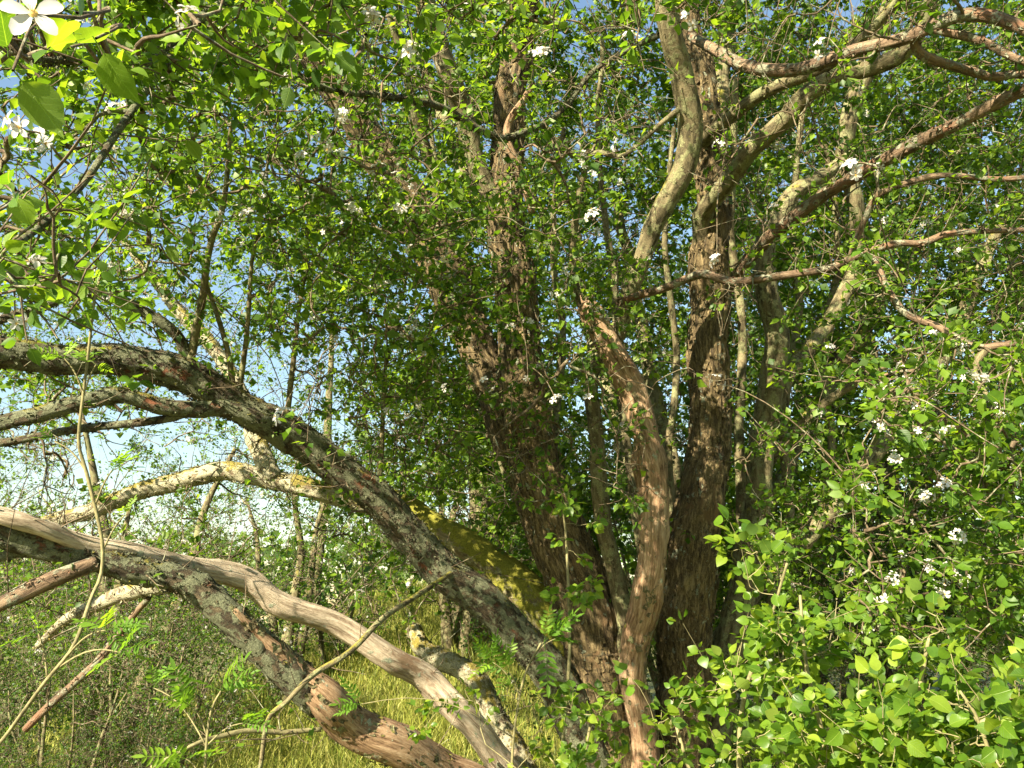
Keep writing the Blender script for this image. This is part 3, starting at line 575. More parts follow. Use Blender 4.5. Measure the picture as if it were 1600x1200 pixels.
# loose bark plates and crusty lichen standing off the old wood
def flakes(curves, density, smin, smax, lift):
    ps = []; fr = []
    for C, _, m_ in curves:
        P, r = C[:, :3], C[:, 3]; T, N, B = frames(P); n = int(density*len(P)*0.022*r.mean()*6.3)
        i = R.integers(0, len(P), n); a = R.uniform(0, 6.283, n); nn_ = np.cos(a)[:, None]*N[i]+np.sin(a)[:, None]*B[i]
        ps.append(P[i]+nn_*(r[i]*R.uniform(0.96, 1.06, n))[:, None]+T[i]*R.uniform(-.01, .01, (n, 1))); fr.append(np.stack([T[i], nn_], 1))
    ps = np.vstack(ps); fr = np.vstack(fr); n = len(ps); rot = R.normal(0, 0.5, n); T, Nn = fr[:, 0], fr[:, 1]; S_ = np.cross(Nn, T)
    t = T*np.cos(rot)[:, None]+S_*np.sin(rot)[:, None]; s_ = np.cross(Nn, t); L = R.uniform(smin, smax, n); Wd = L*R.uniform(0.35, 0.8, n)
    V = []
    for u in (-1, 0, 1):
        for v in (-1, 0, 1):
            h = lift*L*(R.uniform(0.0, 1.0, n)*(abs(u)+abs(v)) - 0.15)
            V.append(ps+t*(u*L*R.uniform(.6, 1, n))[:, None]*0.5+s_*(v*Wd*R.uniform(.6, 1, n))[:, None]*0.5+Nn*h[:, None])
    V = np.stack(V, 1).reshape(-1, 3); q = np.array([[0, 1, 4, 3], [1, 2, 5, 4], [3, 4, 7, 6], [4, 5, 8, 7]])
    return V, (q[None]+(np.arange(n)*9)[:, None, None]).reshape(-1, 4)
for mat_, dens_, a0, a1, lf, nm_ in ((M_FUR, 420, 0.02, 0.07, 0.10, 'bark_plates'), (M_LICH, 900, 0.008, 0.03, 0.35, 'lichen'), (M_MOSS, 800, 0.008, 0.03, 0.35, 'lichen'), (M_WOOD, 260, 0.015, 0.06, 0.12, 'bark_plates'), (M_RED, 500, 0.008, 0.03, 0.25, 'bark_plates'), (M_OLIVE, 260, 0.008, 0.025, 0.25, 'lichen')):
    cs = [c for c in LC if c[2] is mat_ and c[0][:, 3].max() > 0.02]
    V, q = flakes(cs, dens_, a0, a1, lf)
    o = link(nm_, mesh_np(nm_, V-BASE, q, M_OLIVE if mat_ is M_WOOD else mat_, False, {'bk': V*np.array([1, 1, 1.0])+3}), apple); o['kind'] = 'stuff'
# crown: where shoots end (pixel box, depth range, count)
CROWN = [
 (-260,430,-160,150,1.5,2.8,60), (-200,170,230,480,1.3,2.4,30), (150,580,-200,150,1.9,3.4,80), (560,1010,-220,140,2.3,3.8,60), (1000,1700,-240,60,2.5,3.8,50),
 (-150,300,60,470,2.8,4.4,220), (250,700,-60,330,3.2,5.0,300), (400,700,300,540,3.6,5.0,180), (470,720,480,720,4.2,5.2,120),
 (700,1010,-100,320,3.8,5.0,110), (700,900,320,800,4.0,5.0,120), (900,1010,400,800,4.0,5.0,40), (560,760,560,780,4.8,6.0,80),
 (1330,1720,540,1040,2.9,4.4,300), (1220,1700,360,600,3.6,5.6,80), (1120,1700,0,380,3.6,5.6,70), (1180,1350,650,950,4.6,5.6,70),
 (-150,480,60,620,4.6,7.2,170), (250,760,-300,480,6.2,8.4,700), (700,1150,-350,900,6.4,8.6,1300), (1100,1750,-350,1050,6.6,9.0,2200),
 (-300,2000,-900,-250,4.0,9.0,420), (560,860,560,900,6.4,8.0,300),  # first box: crown top out of view, thickened to darken the interior
 (0,600,640,960,4.6,6.4,40), (600,900,700,1000,5.6,6.8,90),
]
SHADE_CANOPY = np.stack([R.uniform(-0.6, 3.4, 210), R.uniform(0.8, 3.6, 210), R.uniform(4.9, 6.6, 210)], 1)       # unseen canopy over the viewer, added to shade the upper limbs
TOP = np.stack([R.uniform(-2.2, 4.4, 420), R.uniform(2.6, 6.6, 420), R.uniform(6.0, 8.4, 420)], 1)         # the crown's unseen top, thickened to shade the foliage behind
T_ = np.vstack([box_targets(CROWN), SHADE_CANOPY, TOP]); T_ = T_[T_[:, 2] > 0.5]; T_ = T_[R.permutation(len(T_))]
NB = 260                                                    # first the crooked side branches, then the shoots
C1, load1 = grow(LIMBN, T_[:NB], K=12, wob=0.16, upturn=0.2)
dn = np.linspace(0, 1, 12)[None, :]
r1 = np.clip(0.0055*load1**0.4, 0.005, 0.018)[:, None]*R.uniform(0.8, 1.4, (NB, 1))*(1-0.75*dn)
MB_ = [M_OLIVE, M_LICH, M_TWIG, M_RED]
for k in range(NB):                                         # each side branch is a part of its own
    C, s_ = catmull(np.hstack([C1[k], r1[k][:, None]]), 0.05)
    C[:, :3] += (np.stack([vnoise(np.stack([s_*5.1, 0*s_+k*7+q, 0*s_], -1)) for q in (0, 40, 80)], -1)-0.5)*0.05*np.minimum(1, s_*6)[:, None]
    link('branch', limb_mesh('branch', C[:, :3]-BASE, C[:, 3], s_, MB_[k % 4], 6, 0.0008, 0.14, k*1.3), apple)
LIMBN = np.vstack([LIMBN, C1[:, 1:].reshape(-1, 3)])
DEAD = box_targets([(1080,1700,-60,480,3.4,5.6,110), (850,1200,150,700,4.2,5.6,50), (0,700,560,980,4.0,6.0,90), (300,1000,0,400,3.4,5.2,50)])
Cd, loadd = grow(LIMBN, DEAD, K=12, wob=0.25, upturn=0.1)
Cb, load = grow(LIMBN, T_[NB:], K=7, wob=0.13)
r0 = np.clip(0.0035*load**0.5, 0.0035, 0.02)[:, None]; tt = np.linspace(0, 1, 7)[None, :]
rb = np.maximum(r0*(1-0.72*tt**1.2), 0.0016)
tw1 = twigs_on(Cb, 0.085, 0.08, 0.34, 4)                  # side twigs
# dead spurs and short shoots on the limbs themselves
sp = []
for C, nm_, m_ in LC:
    k = 12; q = C[np.linspace(0, len(C)-1, max(4, len(C)//k)).astype(int), :3]
    seg = np.stack([q[:-1]*(1-u)+q[1:]*u for u in (0, .33, .66, 1)], 1); sp.append(twigs_on(seg, 0.11, 0.06, 0.5, 4, up=0.5, t0=0))
sp = np.vstack(sp)
nlive = len(tw1); tw1 = np.vstack([tw1, sp, twigs_on(Cd, 0.10, 0.05, 0.35, 4)])
db = proj(Cb[:, 3])[2]; dt = proj(tw1[:, 0])[2]
acc = Acc()
for m_, sd_ in ((db < 4.6, 5), (db >= 4.6, 3)): acc.add(*tubes(Cb[m_]-BASE, rb[m_], sd_))
acc.add(*tubes(Cd-BASE, np.clip(0.0038*loadd**0.4, 0.0038, 0.009)[:, None]*(1-0.7*np.linspace(0, 1, 12)[None]), 4))
rt = np.linspace(0.0033, 0.0016, 4)[None, :]*R.uniform(0.8, 1.3, (len(tw1), 1))
acc.add(*tubes(tw1[dt < 5.4]-BASE, rt[dt < 5.4], 3)); acc.add(*tubes(tw1[dt >= 5.4][:, [0, 3]]-BASE, rt[dt >= 5.4][:, [0, 3]], 3))
o = link('twigs', acc.build('twigs', M_TWIG, 'bk'), apple); o['kind'] = 'stuff'
# leaf whorls
tj = tw1 + np.where(np.arange(4)[None, :, None] < 3, R.normal(0, 0.012, tw1.shape), 0)
live = np.concatenate([np.arange(len(tw1))]*3+[np.full(2*len(Cb), -1)]) < nlive
ends = np.vstack([tw1[:, -1], tj[:, 1], tj[:, 2], Cb[:, -1], Cb[:, -3]]); dirs = nrm(np.vstack([tw1[:, -1]-tw1[:, -2], R.normal(size=tw1[:, 0].shape), R.normal(size=tw1[:, 0].shape), Cb[:, -1]-Cb[:, -2], R.normal(size=Cb[:, 0].shape)]))
clump = 0.62*vnoise(ends*1.5)+0.38*vnoise(ends*4.6)                                   # some shoots are bare, some full
kp_ = np.clip((clump-0.32)*4.5, 0.06, 0.97)*np.where(live, 1, 0.22)
kp_ = np.where((ends[:, 0] > 1.1) & (ends[:, 2] < 2.9) & (ends[:, 1] > 2.2) & (ends[:, 1] < 4.6) & live, 0.9, kp_)
keep = R.uniform(size=len(ends)) < kp_
px, py, pd = proj(ends)
keep &= ~((px > 0) & (px < 850) & (py > 640) & (R.uniform(size=len(px)) < 0.45))         # the low limbs are mostly bare
ends, dirs = ends[keep], dirs[keep]
pos, d, size, ridx = rosettes(ends, dirs, 3, 6, 0.034, 0.066)
dz = proj(pos)[2]; size = size*np.where(dz > 6.2, 1.45, 1.0)*R.choice([0.6, 0.85, 1.0, 1.15], len(size))
SPR = [(455,665,3.3,7),(440,650,3.35,5),(215,592,2.5,6),(480,690,3.2,4),(30,500,2.2,6),(90,380,1.5,5),(140,345,1.5,4),(20,300,1.4,5),(20,110,0.8,3),(120,20,0.75,3),(150,60,0.85,4),(105,75,0.9,3),(690,340,3.6,6),(640,230,3.3,6),(1085,590,3.6,6),(1060,120,3.4,6),(1350,390,3.2,5),(880,690,4.2,5),(600,520,3.6,6),(720,450,4.0,6),(300,560,3.6,4),(1440,640,2.6,6),(1560,700,2.4,6),(1500,880,2.5,6),(1570,640,2.6,5)]
for cx, cy, cd, n_ in SPR:
    p_ = W(cx, cy, cd); q_, d_, z_, _ = rosettes(p_[None], np.array([[0, -0.3, 0.2]]), n_, n_, 0.045, 0.06, 0.3)
    pos = np.vstack([pos, q_]); d = np.vstack([d, d_]); size = np.append(size, z_*1.1)
d, side, nn = leaf_frames(pos, d)
rnd = np.clip(R.uniform(0, 0.75, len(pos)) + 0.25*vnoise(pos*1.5), 0, 0.999)
x, y, D = proj(pos); vis = in_view(pos)
# the leaves that show largest are objects of their own
score = np.where(vis & (D > 0.7), size/np.maximum(D, 0.3), 0)
big = np.argsort(-score)[:290]; mask = np.zeros(len(pos), bool); mask[big] = True
near = (~mask) & (D < 2.9); midl = (~mask) & (D >= 2.9) & (D < 4.9); far = (~mask) & (D >= 4.9)
near &= D > 0.65
VAR_APPLE = leaf_variants('leaf', M_LEAFV, 0.34)
leaf_objects(apple, BASE, pos[mask], d[mask], side[mask], nn[mask], size[mask], VAR_APPLE)
for nm, mk, lev in (('foliage', near, 1.5), ('foliage', midl, 0), ('foliage', far, -1)):
    o = link(nm, leaves_mesh(nm, pos[mk]-BASE, d[mk], side[mk], nn[mk], size[mk], rnd[mk], M_LEAF, lev), apple); o['kind'] = 'stuff'
print('apple leaves', len(pos), 'twigs', len(tw1), len(Cb))
# blossom: clusters at some of the whorls
dE = proj(ends)[2]
bl = np.where(R.uniform(size=len(ends)) < 0.055*np.where(dE < 4.5, 1.3, 0.3)*np.clip(vnoise(ends*1.4+9)*2.2-0.5, 0.1, 1.6))[0]
def clusters(P, T, nmin=3, nmax=6, rad=0.035, s0=0.014, s1=0.021):
    cnt = R.integers(nmin, nmax+1, len(P)); idx = np.repeat(np.arange(len(P)), cnt)
    n_ = nrm(R.normal(size=(len(idx), 3)) + T[idx]*0.9 + np.array([-0.25, -0.35, 0.5]))
    return P[idx] + n_*R.uniform(0.5, 1.1, (len(idx), 1))*rad, n_, R.uniform(s0, s1, len(idx))
fp, fn, fs = clusters(ends[bl], dirs[bl])
# clusters the photograph shows clearly
FC = [(850,95,3.0,6),(295,40,2.2,4),(45,205,1.9,5),(585,40,2.6,5),(1335,270,3.0,5),(1290,80,3.4,3),(445,655,3.4,4),(825,597,4.4,1),(870,630,4.6,6),(930,340,4.2,5),(590,265,4.0,3),(475,250,4.2,4),(1120,600,4.0,3),(920,625,4.6,2),(390,345,3.6,4),(60,420,2.1,3),(640,90,3.2,3),(1120,410,4.4,4),(1470,765,3.4,3),(760,600,4.6,2),(985,70,3.2,4),(455,130,3.2,4),(550,330,4.2,3),(20,510,2.6,3),(1075,30,3.6,3)]
for cx, cy, cd, n in FC:
    c = W(cx, cy, cd*0.82)[None]; a, b, c_ = clusters(c, np.array([[-0.3, -0.6, 0.3]]), n, n, 0.04, 0.018, 0.024)
    fp = np.vstack([fp, a]); fn = np.vstack([fn, b]); fs = np.concatenate([fs, c_])
c = W(52, 22, 0.62); fp = np.vstack([fp, c[None]]); fn = np.vstack([fn, [[0.30, -0.85, -0.05]]]); fn = nrm(fn); fs = np.append(fs, 0.0225)
x, y, D = proj(fp); ok = D > 0.5; fp, fn, fs = fp[ok], fn[ok], fs[ok]; x, y, D = proj(fp)
score = np.where(in_view(fp), fs/D, 0); big = np.argsort(-score)[:295]; mask = np.zeros(len(fp), bool); mask[big] = True
flower_objects(apple, BASE, fp[mask], fn[mask], fs[mask])
o = link('blossoms', flowers_mesh('blossoms', fp[~mask]-BASE, fn[~mask], fs[~mask]), apple); o['kind'] = 'stuff'

# shoots that carry the single sprigs and flower clusters
R_keep = R; R = np.random.default_rng(5)
wood = np.vstack([LIMBN, Cb.reshape(-1, 3), tw1.reshape(-1, 3)]); cv = []
for q in [W(c[0], c[1], c[2]) for c in SPR] + [W(c[0], c[1], c[2]*0.82) for c in FC] + [W(52, 22, 0.62)]:
    p = wood[np.argmin(np.linalg.norm(wood-q, axis=1))]; u = np.linspace(0, 1, 8)[:, None]; L = np.linalg.norm(q-p)
    cv.append(p*(1-u)+q*u+np.sin(u*math.pi)*np.array([0, 0, 0.12*L])+np.sin(u*math.pi*2)*R.normal(0, 0.04, 3)*L)
acc = Acc(); acc.add(*tubes(np.array(cv)-BASE, np.linspace(0.0032, 0.0016, 8)[None]*np.ones((len(cv), 1)), 5))
o = link('twigs', acc.build('twigs', M_TWIG, 'bk'), apple); o['kind'] = 'stuff'
R = R_keep

# ================================================================ leafy young shrubs in front
def shrub(name, label, stems, boxes, size=(0.034, 0.060), width=0.42, group=None, mat=M_YOUNG, nobj=295, dens=(3, 5), tw=(0.08, 0.05, 0.20), petals=0):
    base = W(*stems[0][0][:2], stems[0][0][3]); base[2] = float(ground_z(base[0], base[1]))
    t = thing(name, label, 'shrub', base, group)
    nd = []
    for k, st in enumerate(stems):
        a = np.array(st, float); P = W(a[:, 0], a[:, 1], a[:, 3]); P[0, 2] = min(P[0, 2], float(ground_z(P[0, 0], P[0, 1])))-0.04
        C, s = catmull(np.hstack([P, (a[:, 2]*a[:, 3]/F/2)[:, None]]), 0.03)
        link('stem', limb_mesh('stem', C[:, :3]-base, C[:, 3], s, M_SHOOT if mat is M_YOUNG else M_TWIG, 8, 0.0006, 0.1, 91+k*2.3), t)
        nd.append(C[::2, :3])
    tg = box_targets(boxes); tg = tg[tg[:, 2] > 0.15]
    Cs, ld = grow(np.vstack(nd), tg, 8, 0.10, 0.2, 16)
    rr = np.clip(0.0017*ld**0.45, 0.0017, 0.007)[:, None]*(1-0.6*np.linspace(0, 1, 8)[None])
    q1 = twigs_on(Cs, *tw, 4)
    ac = Acc(); ac.add(*tubes(Cs-base, rr, 5)); ac.add(*tubes(q1-base, np.linspace(0.0016, 0.001, 4)[None]*np.ones((len(q1), 1)), 3))
    o = link('twigs', ac.build('twigs', M_SHOOT if mat is M_YOUNG else M_TWIG, 'bk'), t); o['kind'] = 'stuff'
    P = np.vstack([q1[:, -1], Cs[:, -1], q1[:, 2]]); T = nrm(np.vstack([q1[:, -1]-q1[:, -2], Cs[:, -1]-Cs[:, -2], q1[:, 2]-q1[:, 1]]))
    ps, d, sz, _ = rosettes(P, T, *dens, *size, 0.2, 0.9); d, sd, nn = leaf_frames(ps, d, 0.85, 0.6)
    D = proj(ps)[2]; sc = np.where(in_view(ps), sz/np.maximum(D, 0.5), 0)
    # nearest leaves are the ones that show
    sc = sc*np.where(np.argsort(np.argsort(D)) < len(D)*0.6, 1.3, 1.0)
    mk = np.zeros(len(ps), bool); mk[np.argsort(-sc)[:nobj]] = True
    leaf_objects(t, base, ps[mk], d[mk], sd[mk], nn[mk], sz[mk], leaf_variants('leaf', M_YOUNGV if mat is M_YOUNG else mat, width, 8))
    if (~mk).any():
        rnd = R.uniform(0, 1, len(ps))
        o = link('foliage', leaves_mesh('foliage', ps[~mk]-base, d[~mk], sd[~mk], nn[~mk], sz[~mk], rnd[~mk], mat, 1.5, width), t); o['kind'] = 'stuff'
    print(name, len(ps)); return t
shrub('shrub', 'bright green young shrub pressed against the straight furrowed trunk',
      [[(1150,1700,9,2.6),(1160,1400,9,2.6),(1155,1180,8,2.6),(1165,1080,7,2.6),(1200,980,5,2.55),(1230,880,4,2.5)],
       [(1280,1750,9,2.4),(1300,1400,9,2.4),(1290,1180,8,2.4),(1260,1040,6,2.4),(1250,930,4,2.45)],
       [(1200,1720,9,2.6),(1120,1350,7,2.7),(1070,1180,6,2.75),(1050,1110,4,2.8)]],
      [(1130,1230,840,920,2.5,2.8,9),(1180,1320,950,1090,2.3,2.7,32),(1120,1260,1010,1200,2.4,2.9,26),(1220,1400,1110,1260,2.1,2.6,34),(1010,1130,1070,1210,2.6,2.9,14),(1150,1450,1200,1500,2.0,2.8,30)])
shrub('shrub', 'bright green young shrub with a bare upright twig, away from the trunk',
      [[(1420,1800,10,2.0),(1415,1400,10,2.0),(1418,1198,9,2.0),(1431,1104,8,2.0),(1443,1040,7,2.0),(1451,996,5,2.0)],
       [(1560,1900,9,1.9),(1570,1500,9,1.9),(1560,1250,8,1.9),(1530,1130,6,1.9),(1500,1080,4,1.9)]],
      [(1400,1640,1080,1230,1.8,2.2,66),(1330,1480,1120,1260,1.9,2.4,26),(1430,1480,960,1010,1.95,2.05,3),(1400,1700,1200,1600,1.7,2.3,26),(1620,1800,1050,1300,1.9,2.4,14)])
shrub('shrub', 'small leafy sucker shoots at the foot of the furrowed trunk',
      [[(860,1560,8,3.5),(875,1330,7,3.5),(880,1150,6,3.6),(890,1010,5,3.7),(885,850,4,3.8),(880,800,3,3.8)],
       [(840,1600,7,3.3),(900,1340,6,3.3),(915,1180,5,3.3),(925,1120,4,3.3)]],
      [(862,935,900,985,3.6,3.8,5),(840,960,1080,1200,3.1,3.5,14),(850,930,780,870,3.7,3.9,5),(800,1000,1200,1400,3.0,3.6,10),(640,720,1060,1160,3.6,3.9,3)], dens=(3, 5), tw=(0.10, 0.04, 0.12))

# ================================================================ rowan saplings with feathered leaves
def pinnate(name):
    V = []; Fc = []; T, TF = leaf_template(1, 0.17); n = 6
    def add(b, ang, L, lift):
        k = len(V); c, s = math.cos(ang), math.sin(ang)
        for p in T: V.append((b[0]+L*(p[0]*c-p[1]*s), b[1]+L*(p[0]*s+p[1]*c), b[2]+L*(p[2]*0.8+lift*p[0])))
        for f in TF: Fc.append([f[0]+k, f[1]+k, f[2]+k])
    dr = random.uniform(0.1, 0.5)
    cz = lambda x: -dr*x*x
    for i in range(n):
        x = 0.25+0.65*i/(n-1); L = 0.34*(1-0.35*abs(i-2)/4)
        for sg in (-1, 1): add((x, 0, cz(x)), sg*random.uniform(1.0, 1.25), L, random.uniform(-0.4, 0.1))
    add((0.93, 0, cz(0.93)), 0, 0.32, -0.4)
    k = len(V)
    for i in range(6):
        x = i/5*0.95; V += [(x, 0.008, cz(x)), (x, -0.008, cz(x)), (x, 0, cz(x)-0.014)]
    for i in range(5):
        a = k+3*i
        for q in range(3):
            b0, b1 = a+q, a+(q+1) % 3; Fc += [[b0, b1, b1+3], [b0, b1+3, b0+3]]
    return mesh_np(name, np.array(V), np.array(Fc), M_ROWAN, True, {'rnd': np.zeros(len(V))})
PIN = [pinnate('leaf') for _ in range(4)]
def rowan(label, stem, tufts):
    a = np.array(stem, float); P = W(a[:, 0], a[:, 1], a[:, 3]); base = P[0].copy(); base[2] = float(ground_z(base[0], base[1])); P[0, 2] = base[2]-0.05
    t = thing('rowan_sapling', label, 'sapling', base, 'rowan saplings')
    C, s = catmull(np.hstack([P, (a[:, 2]*a[:, 3]/F/2*0.75)[:, None]]), 0.03)
    link('stem', limb_mesh('stem', C[:, :3]-base, C[:, 3], s, M_SHOOT, 8, 0.0004, 0.08, 44.0), t)
    for tx, ty, td, n, sz in tufts:
        p = W(tx, ty, td); j = np.argmin(np.linalg.norm(C[:, :3]-p, axis=1)); q = C[max(0, j-3), :3]
        cv = np.stack([q*(1-u)+p*u+np.array([0, 0, 0.12*np.linalg.norm(p-q)*math.sin(math.pi*u)]) for u in np.linspace(0, 1, 8)])
        link('twig', limb_mesh('twig', cv-base, np.linspace(0.003, 0.0016, 8), np.linspace(0, 1, 8), M_SHOOT, 5, 0, 0.02, 3.0), t)
        out = nrm(p-q+1e-6)
        for k in range(n):
            d = nrm(out*0.7+R.normal(0, 0.8, 3)+np.array([0, -0.1, 0.25])); d1, sd, nn = leaf_frames(p[None], d[None], 1.0, 0.35)
            leaf_objects(t, base, p[None], d1, sd, nn, np.array([sz*random.uniform(0.7, 1.1)]), [PIN[(k+int(tx)) % 4]])
    return t
rowan('thin rowan sapling with feathered leaves rising past the great leaning limb', [(-130,1750,9,2.0),(-90,1350,8,2.0),(-40,1200,8,2.0),(0,1161,8,2.0),(67,1070,8,2.0),(115,1009,8,2.0),(142,935,8,2.05),(158,898,8,2.1),(160,850,7.5,2.1),(150,798,7.5,2.1),(135,737,7,2.1),(123,690,7,2.1),(130,616,6.5,2.1),(137,562,6,2.1),(148,464,5.5,2.1),(155,440,4,2.1)],
      [(100,560,2.1,4,0.085),(150,570,2.1,2,0.06),(175,735,2.1,4,0.08),(85,690,2.1,2,0.06),(195,805,2.1,2,0.06),(165,985,1.95,5,0.09),(190,1020,1.95,4,0.09),(60,990,2.0,2,0.08),(150,445,2.1,4,0.08),(80,440,2.0,3,0.08)])
rowan('low rowan sapling with feathered leaves under the sagging limb', [(300,1800,8,2.5),(310,1450,8,2.5),(318,1260,7,2.5),(322,1170,6,2.5),(330,1110,5,2.5),(345,1080,4,2.5)],
      [(345,1080,2.5,5,0.13),(300,1105,2.5,4,0.12),(290,1185,2.5,4,0.12),(380,1130,2.5,3,0.11),(240,1075,2.6,3,0.10)])
rowan('rowan sapling with feathered leaves against the great limb\'s foot', [(800,1650,8,3.4),(805,1350,7,3.4),(800,1200,6,3.4),(808,1110,5,3.4),(822,1050,4.5,3.4),(845,1005,4,3.4)],
      [(850,1003,3.4,5,0.16),(868,998,3.4,3,0.14),(795,1050,3.4,4,0.15),(770,1035,3.4,4,0.14),(565,1100,3.3,3,0.13)])

# ================================================================ trees and bushes behind
def bush_data(seed, radius, height, stems, ntar, nleaf, leaf=(0.03, 0.055), flower=0.02, openness=0.2, trunk_r=0.05, mat=M_BGLEAF, lowest=0.1):
    """a bush or small tree round the origin -> (stem meshes, twigs mesh, foliage mesh, blossom mesh)"""
    nd = []; sm = []
    for k in range(stems):
        a = 2*math.pi*k/stems + R.uniform(-0.5, 0.5); sp = R.uniform(0.15, 0.6)*radius*(0.2 if stems == 1 else 1)
        h = height*R.uniform(0.6, 0.85); n = 6; u = np.linspace(0, 1, n)
        P = np.stack([np.cos(a)*(0.08*stems**0.5 + sp*u**1.3) + R.normal(0, 0.07, n)*u*radius*0.5, np.sin(a)*(0.08*stems**0.5+sp*u**1.3) + R.normal(0, 0.07, n)*u*radius*0.5, h*u-0.06*(1-u)], 1)
        r = trunk_r*(1-0.8*u)*R.uniform(0.7, 1.1)
        C, s = catmull(np.hstack([P, r[:, None]]), 0.08); nd.append(C[:, :3])
        sm.append(limb_mesh('stem', C[:, :3], C[:, 3], s, M_OLIVE, 9, 0.002, 0.1, seed+k*3.1))
    t = nrm(R.normal(size=(ntar, 3)))*R.uniform(0.35, 1.0, (ntar, 1))**0.6*np.array([radius, radius, height*0.5]) + np.array([0, 0, height*0.55])
    t = t[(t[:, 2] > lowest) & (vnoise(t*0.9+seed) > openness)]
    Cs, ld = grow(np.vstack(nd), t, 7, 0.11, 0.1, 14)
    rr = np.clip(0.0035*ld**0.45, 0.003, 0.022)[:, None]*(1-0.65*np.linspace(0, 1, 7)[None])
    q1 = twigs_on(Cs, 0.10, 0.10, 0.42, 4); ac = Acc(); ac.add(*tubes(Cs, rr, 3)); ac.add(*tubes(q1[:, [0, 2, 3]], np.linspace(0.0028, 0.0015, 3)[None]*np.ones((len(q1), 1)), 3))
    tm = ac.build('twigs', M_TWIG, 'bk')
    P = np.vstack([q1[:, -1], q1[:, 2], Cs[:, -1]]); T = nrm(np.vstack([q1[:, -1]-q1[:, -2], q1[:, 2]-q1[:, 1], Cs[:, -1]-Cs[:, -2]]))
    kp = R.uniform(size=len(P)) < np.clip((vnoise(P*1.7+seed)-0.2)*2.6, 0.1, 1); P, T = P[kp], T[kp]
    if len(P)*4 > nleaf: s_ = R.permutation(len(P))[:nleaf//4]; P, T = P[s_], T[s_]
    ps, d, sz, _ = rosettes(P, T, 3, 5, *leaf); d, sd, nn = leaf_frames(ps, d)
    lm = leaves_mesh('foliage', ps, d, sd, nn, sz, np.clip(R.uniform(0, 0.7, len(ps))+0.3*vnoise(ps), 0, .999), mat, -1)
    fm = None
    if flower > 0:
        b = np.where(R.uniform(size=len(P)) < flower)[0]; a, n_, s_ = clusters(P[b], T[b], 2, 5, 0.04, 0.017, 0.024); fm = flowers_mesh('blossoms', a, n_, s_)
    return sm, tm, lm, fm
def place(data, name, label, cat, x, y, rot, sc, group=None):
    t = thing(name, label, cat, (x, y, float(ground_z(x, y))), group); t.rotation_euler = (0, 0, rot); t.scale = (sc, sc, sc)
    sm, tm, lm, fm = data
    for m in sm: link('stem' if len(sm) > 1 else 'trunk', m, t)
    link('twigs', tm, t)['kind'] = 'stuff'; link('foliage', lm, t)['kind'] = 'stuff'
    if fm: link('blossoms', fm, t)['kind'] = 'stuff'
    return t
BUSH = bush_data(3, 1.5, 2.2, 7, 320, 36000, leaf=(0.04, 0.07), flower=0.03, mat=M_LEAF)
BUSH2 = bush_data(13, 1.7, 3.2, 6, 380, 34000, flower=0.004, openness=0.1)
TREE = bush_data(23, 2.6, 5.2, 3, 520, 24000, leaf=(0.03, 0.05), flower=0.07, openness=0.3, trunk_r=0.12, lowest=0.9, mat=M_LEAF)
TALL = bush_data(33, 3.0, 8.0, 1, 560, 34000, leaf=(0.045, 0.075), flower=0.03, openness=0.34, trunk_r=0.16, lowest=1.8, mat=M_LEAF)
BRUSH = bush_data(43, 1.9, 2.9, 9, 520, 17000, leaf=(0.03, 0.055), flower=0.05, openness=0.1, trunk_r=0.04, mat=M_LEAF)
DENSE = bush_data(53, 3.0, 8.6, 2, 900, 60000, leaf=(0.055, 0.095), flower=0, openness=0.12, trunk_r=0.16, lowest=0.8, mat=M_BGLEAF)
G1, G2, G3 = 'bushes behind the apple tree', 'blossoming trees behind', 'tall trees behind'
place(BUSH2, 'bush', 'dense dark bush under the sagging lichen limb', 'bush', -3.2, 6.2, 0.3, 0.52, G1)
place(BUSH2, 'bush', 'leafy green bush under the moss-cushioned limb', 'bush', -3.3, 7.6, 2.9, 0.58, G1)
place(BUSH2, 'bush', 'leafy green bush below the reddish side branch', 'bush', -4.3, 6.0, 0.9, 0.5, G1)
place(BUSH, 'bush', 'thicket at the free end of the sagging limb', 'bush', -5.6, 7.2, 4.0, 0.9, G1)
place(BUSH, 'bush', 'bushy thicket with white blossom beside the grassy bank', 'bush', -5.0, 10.6, 2.1, 1.05, G1)
place(BUSH, 'bush', 'far thicket closing the meadow beyond the white-blossomed one', 'bush', -7.6, 13.6, 5.1, 1.35, G1)
place(BUSH2, 'bush', 'tall dark green bush beyond the olive grey stem', 'bush', 2.9, 8.3, 1.0, 0.85, G1)
place(BUSH2, 'bush', 'spreading green bush beyond the young shrubs', 'bush', 5.2, 7.6, 3.0, 0.8, G1)
place(BUSH2, 'bush', 'dark bush in the shade right behind the furrowed trunk', 'bush', 1.0, 9.0, 4.6, 1.0, G1)
place(BUSH2, 'bush', 'green bush at the back of the spreading green one', 'bush', 7.6, 10.8, 5.3, 1.1, G1)
place(BUSH2, 'bush', 'green bush between the tall leafy trees', 'bush', 4.6, 11.5, 2.3, 1.2, G1)
for bx_, by_, br_, bs_, lb_ in ((-3.5, 8.7, .4, .7, 'bare twiggy thicket behind the bleached limb'), (-5.6, 12.4, 1.5, 1.2, 'bare twiggy thicket in front of the far one')):
    place(BRUSH, 'thicket', lb_, 'thicket', bx_, by_, br_, bs_, 'twiggy thickets')
place(BUSH2, 'bush', 'green bush under the arching lichen branch', 'bush', -5.0, 8.2, 2.6, 0.68, G1)
place(BUSH2, 'bush', 'green bush beyond the tip of the sagging limb', 'bush', -6.6, 6.9, 5.5, 0.7, G1)
place(BUSH2, 'bush', 'green bush between the reddish stick and the arching branch', 'bush', -4.5, 6.6, 3.5, 0.5, G1)
place(BUSH2, 'bush', 'low dark bush filling in behind the young shrubs', 'bush', 3.5, 5.6, 4.1, 0.5, G1)
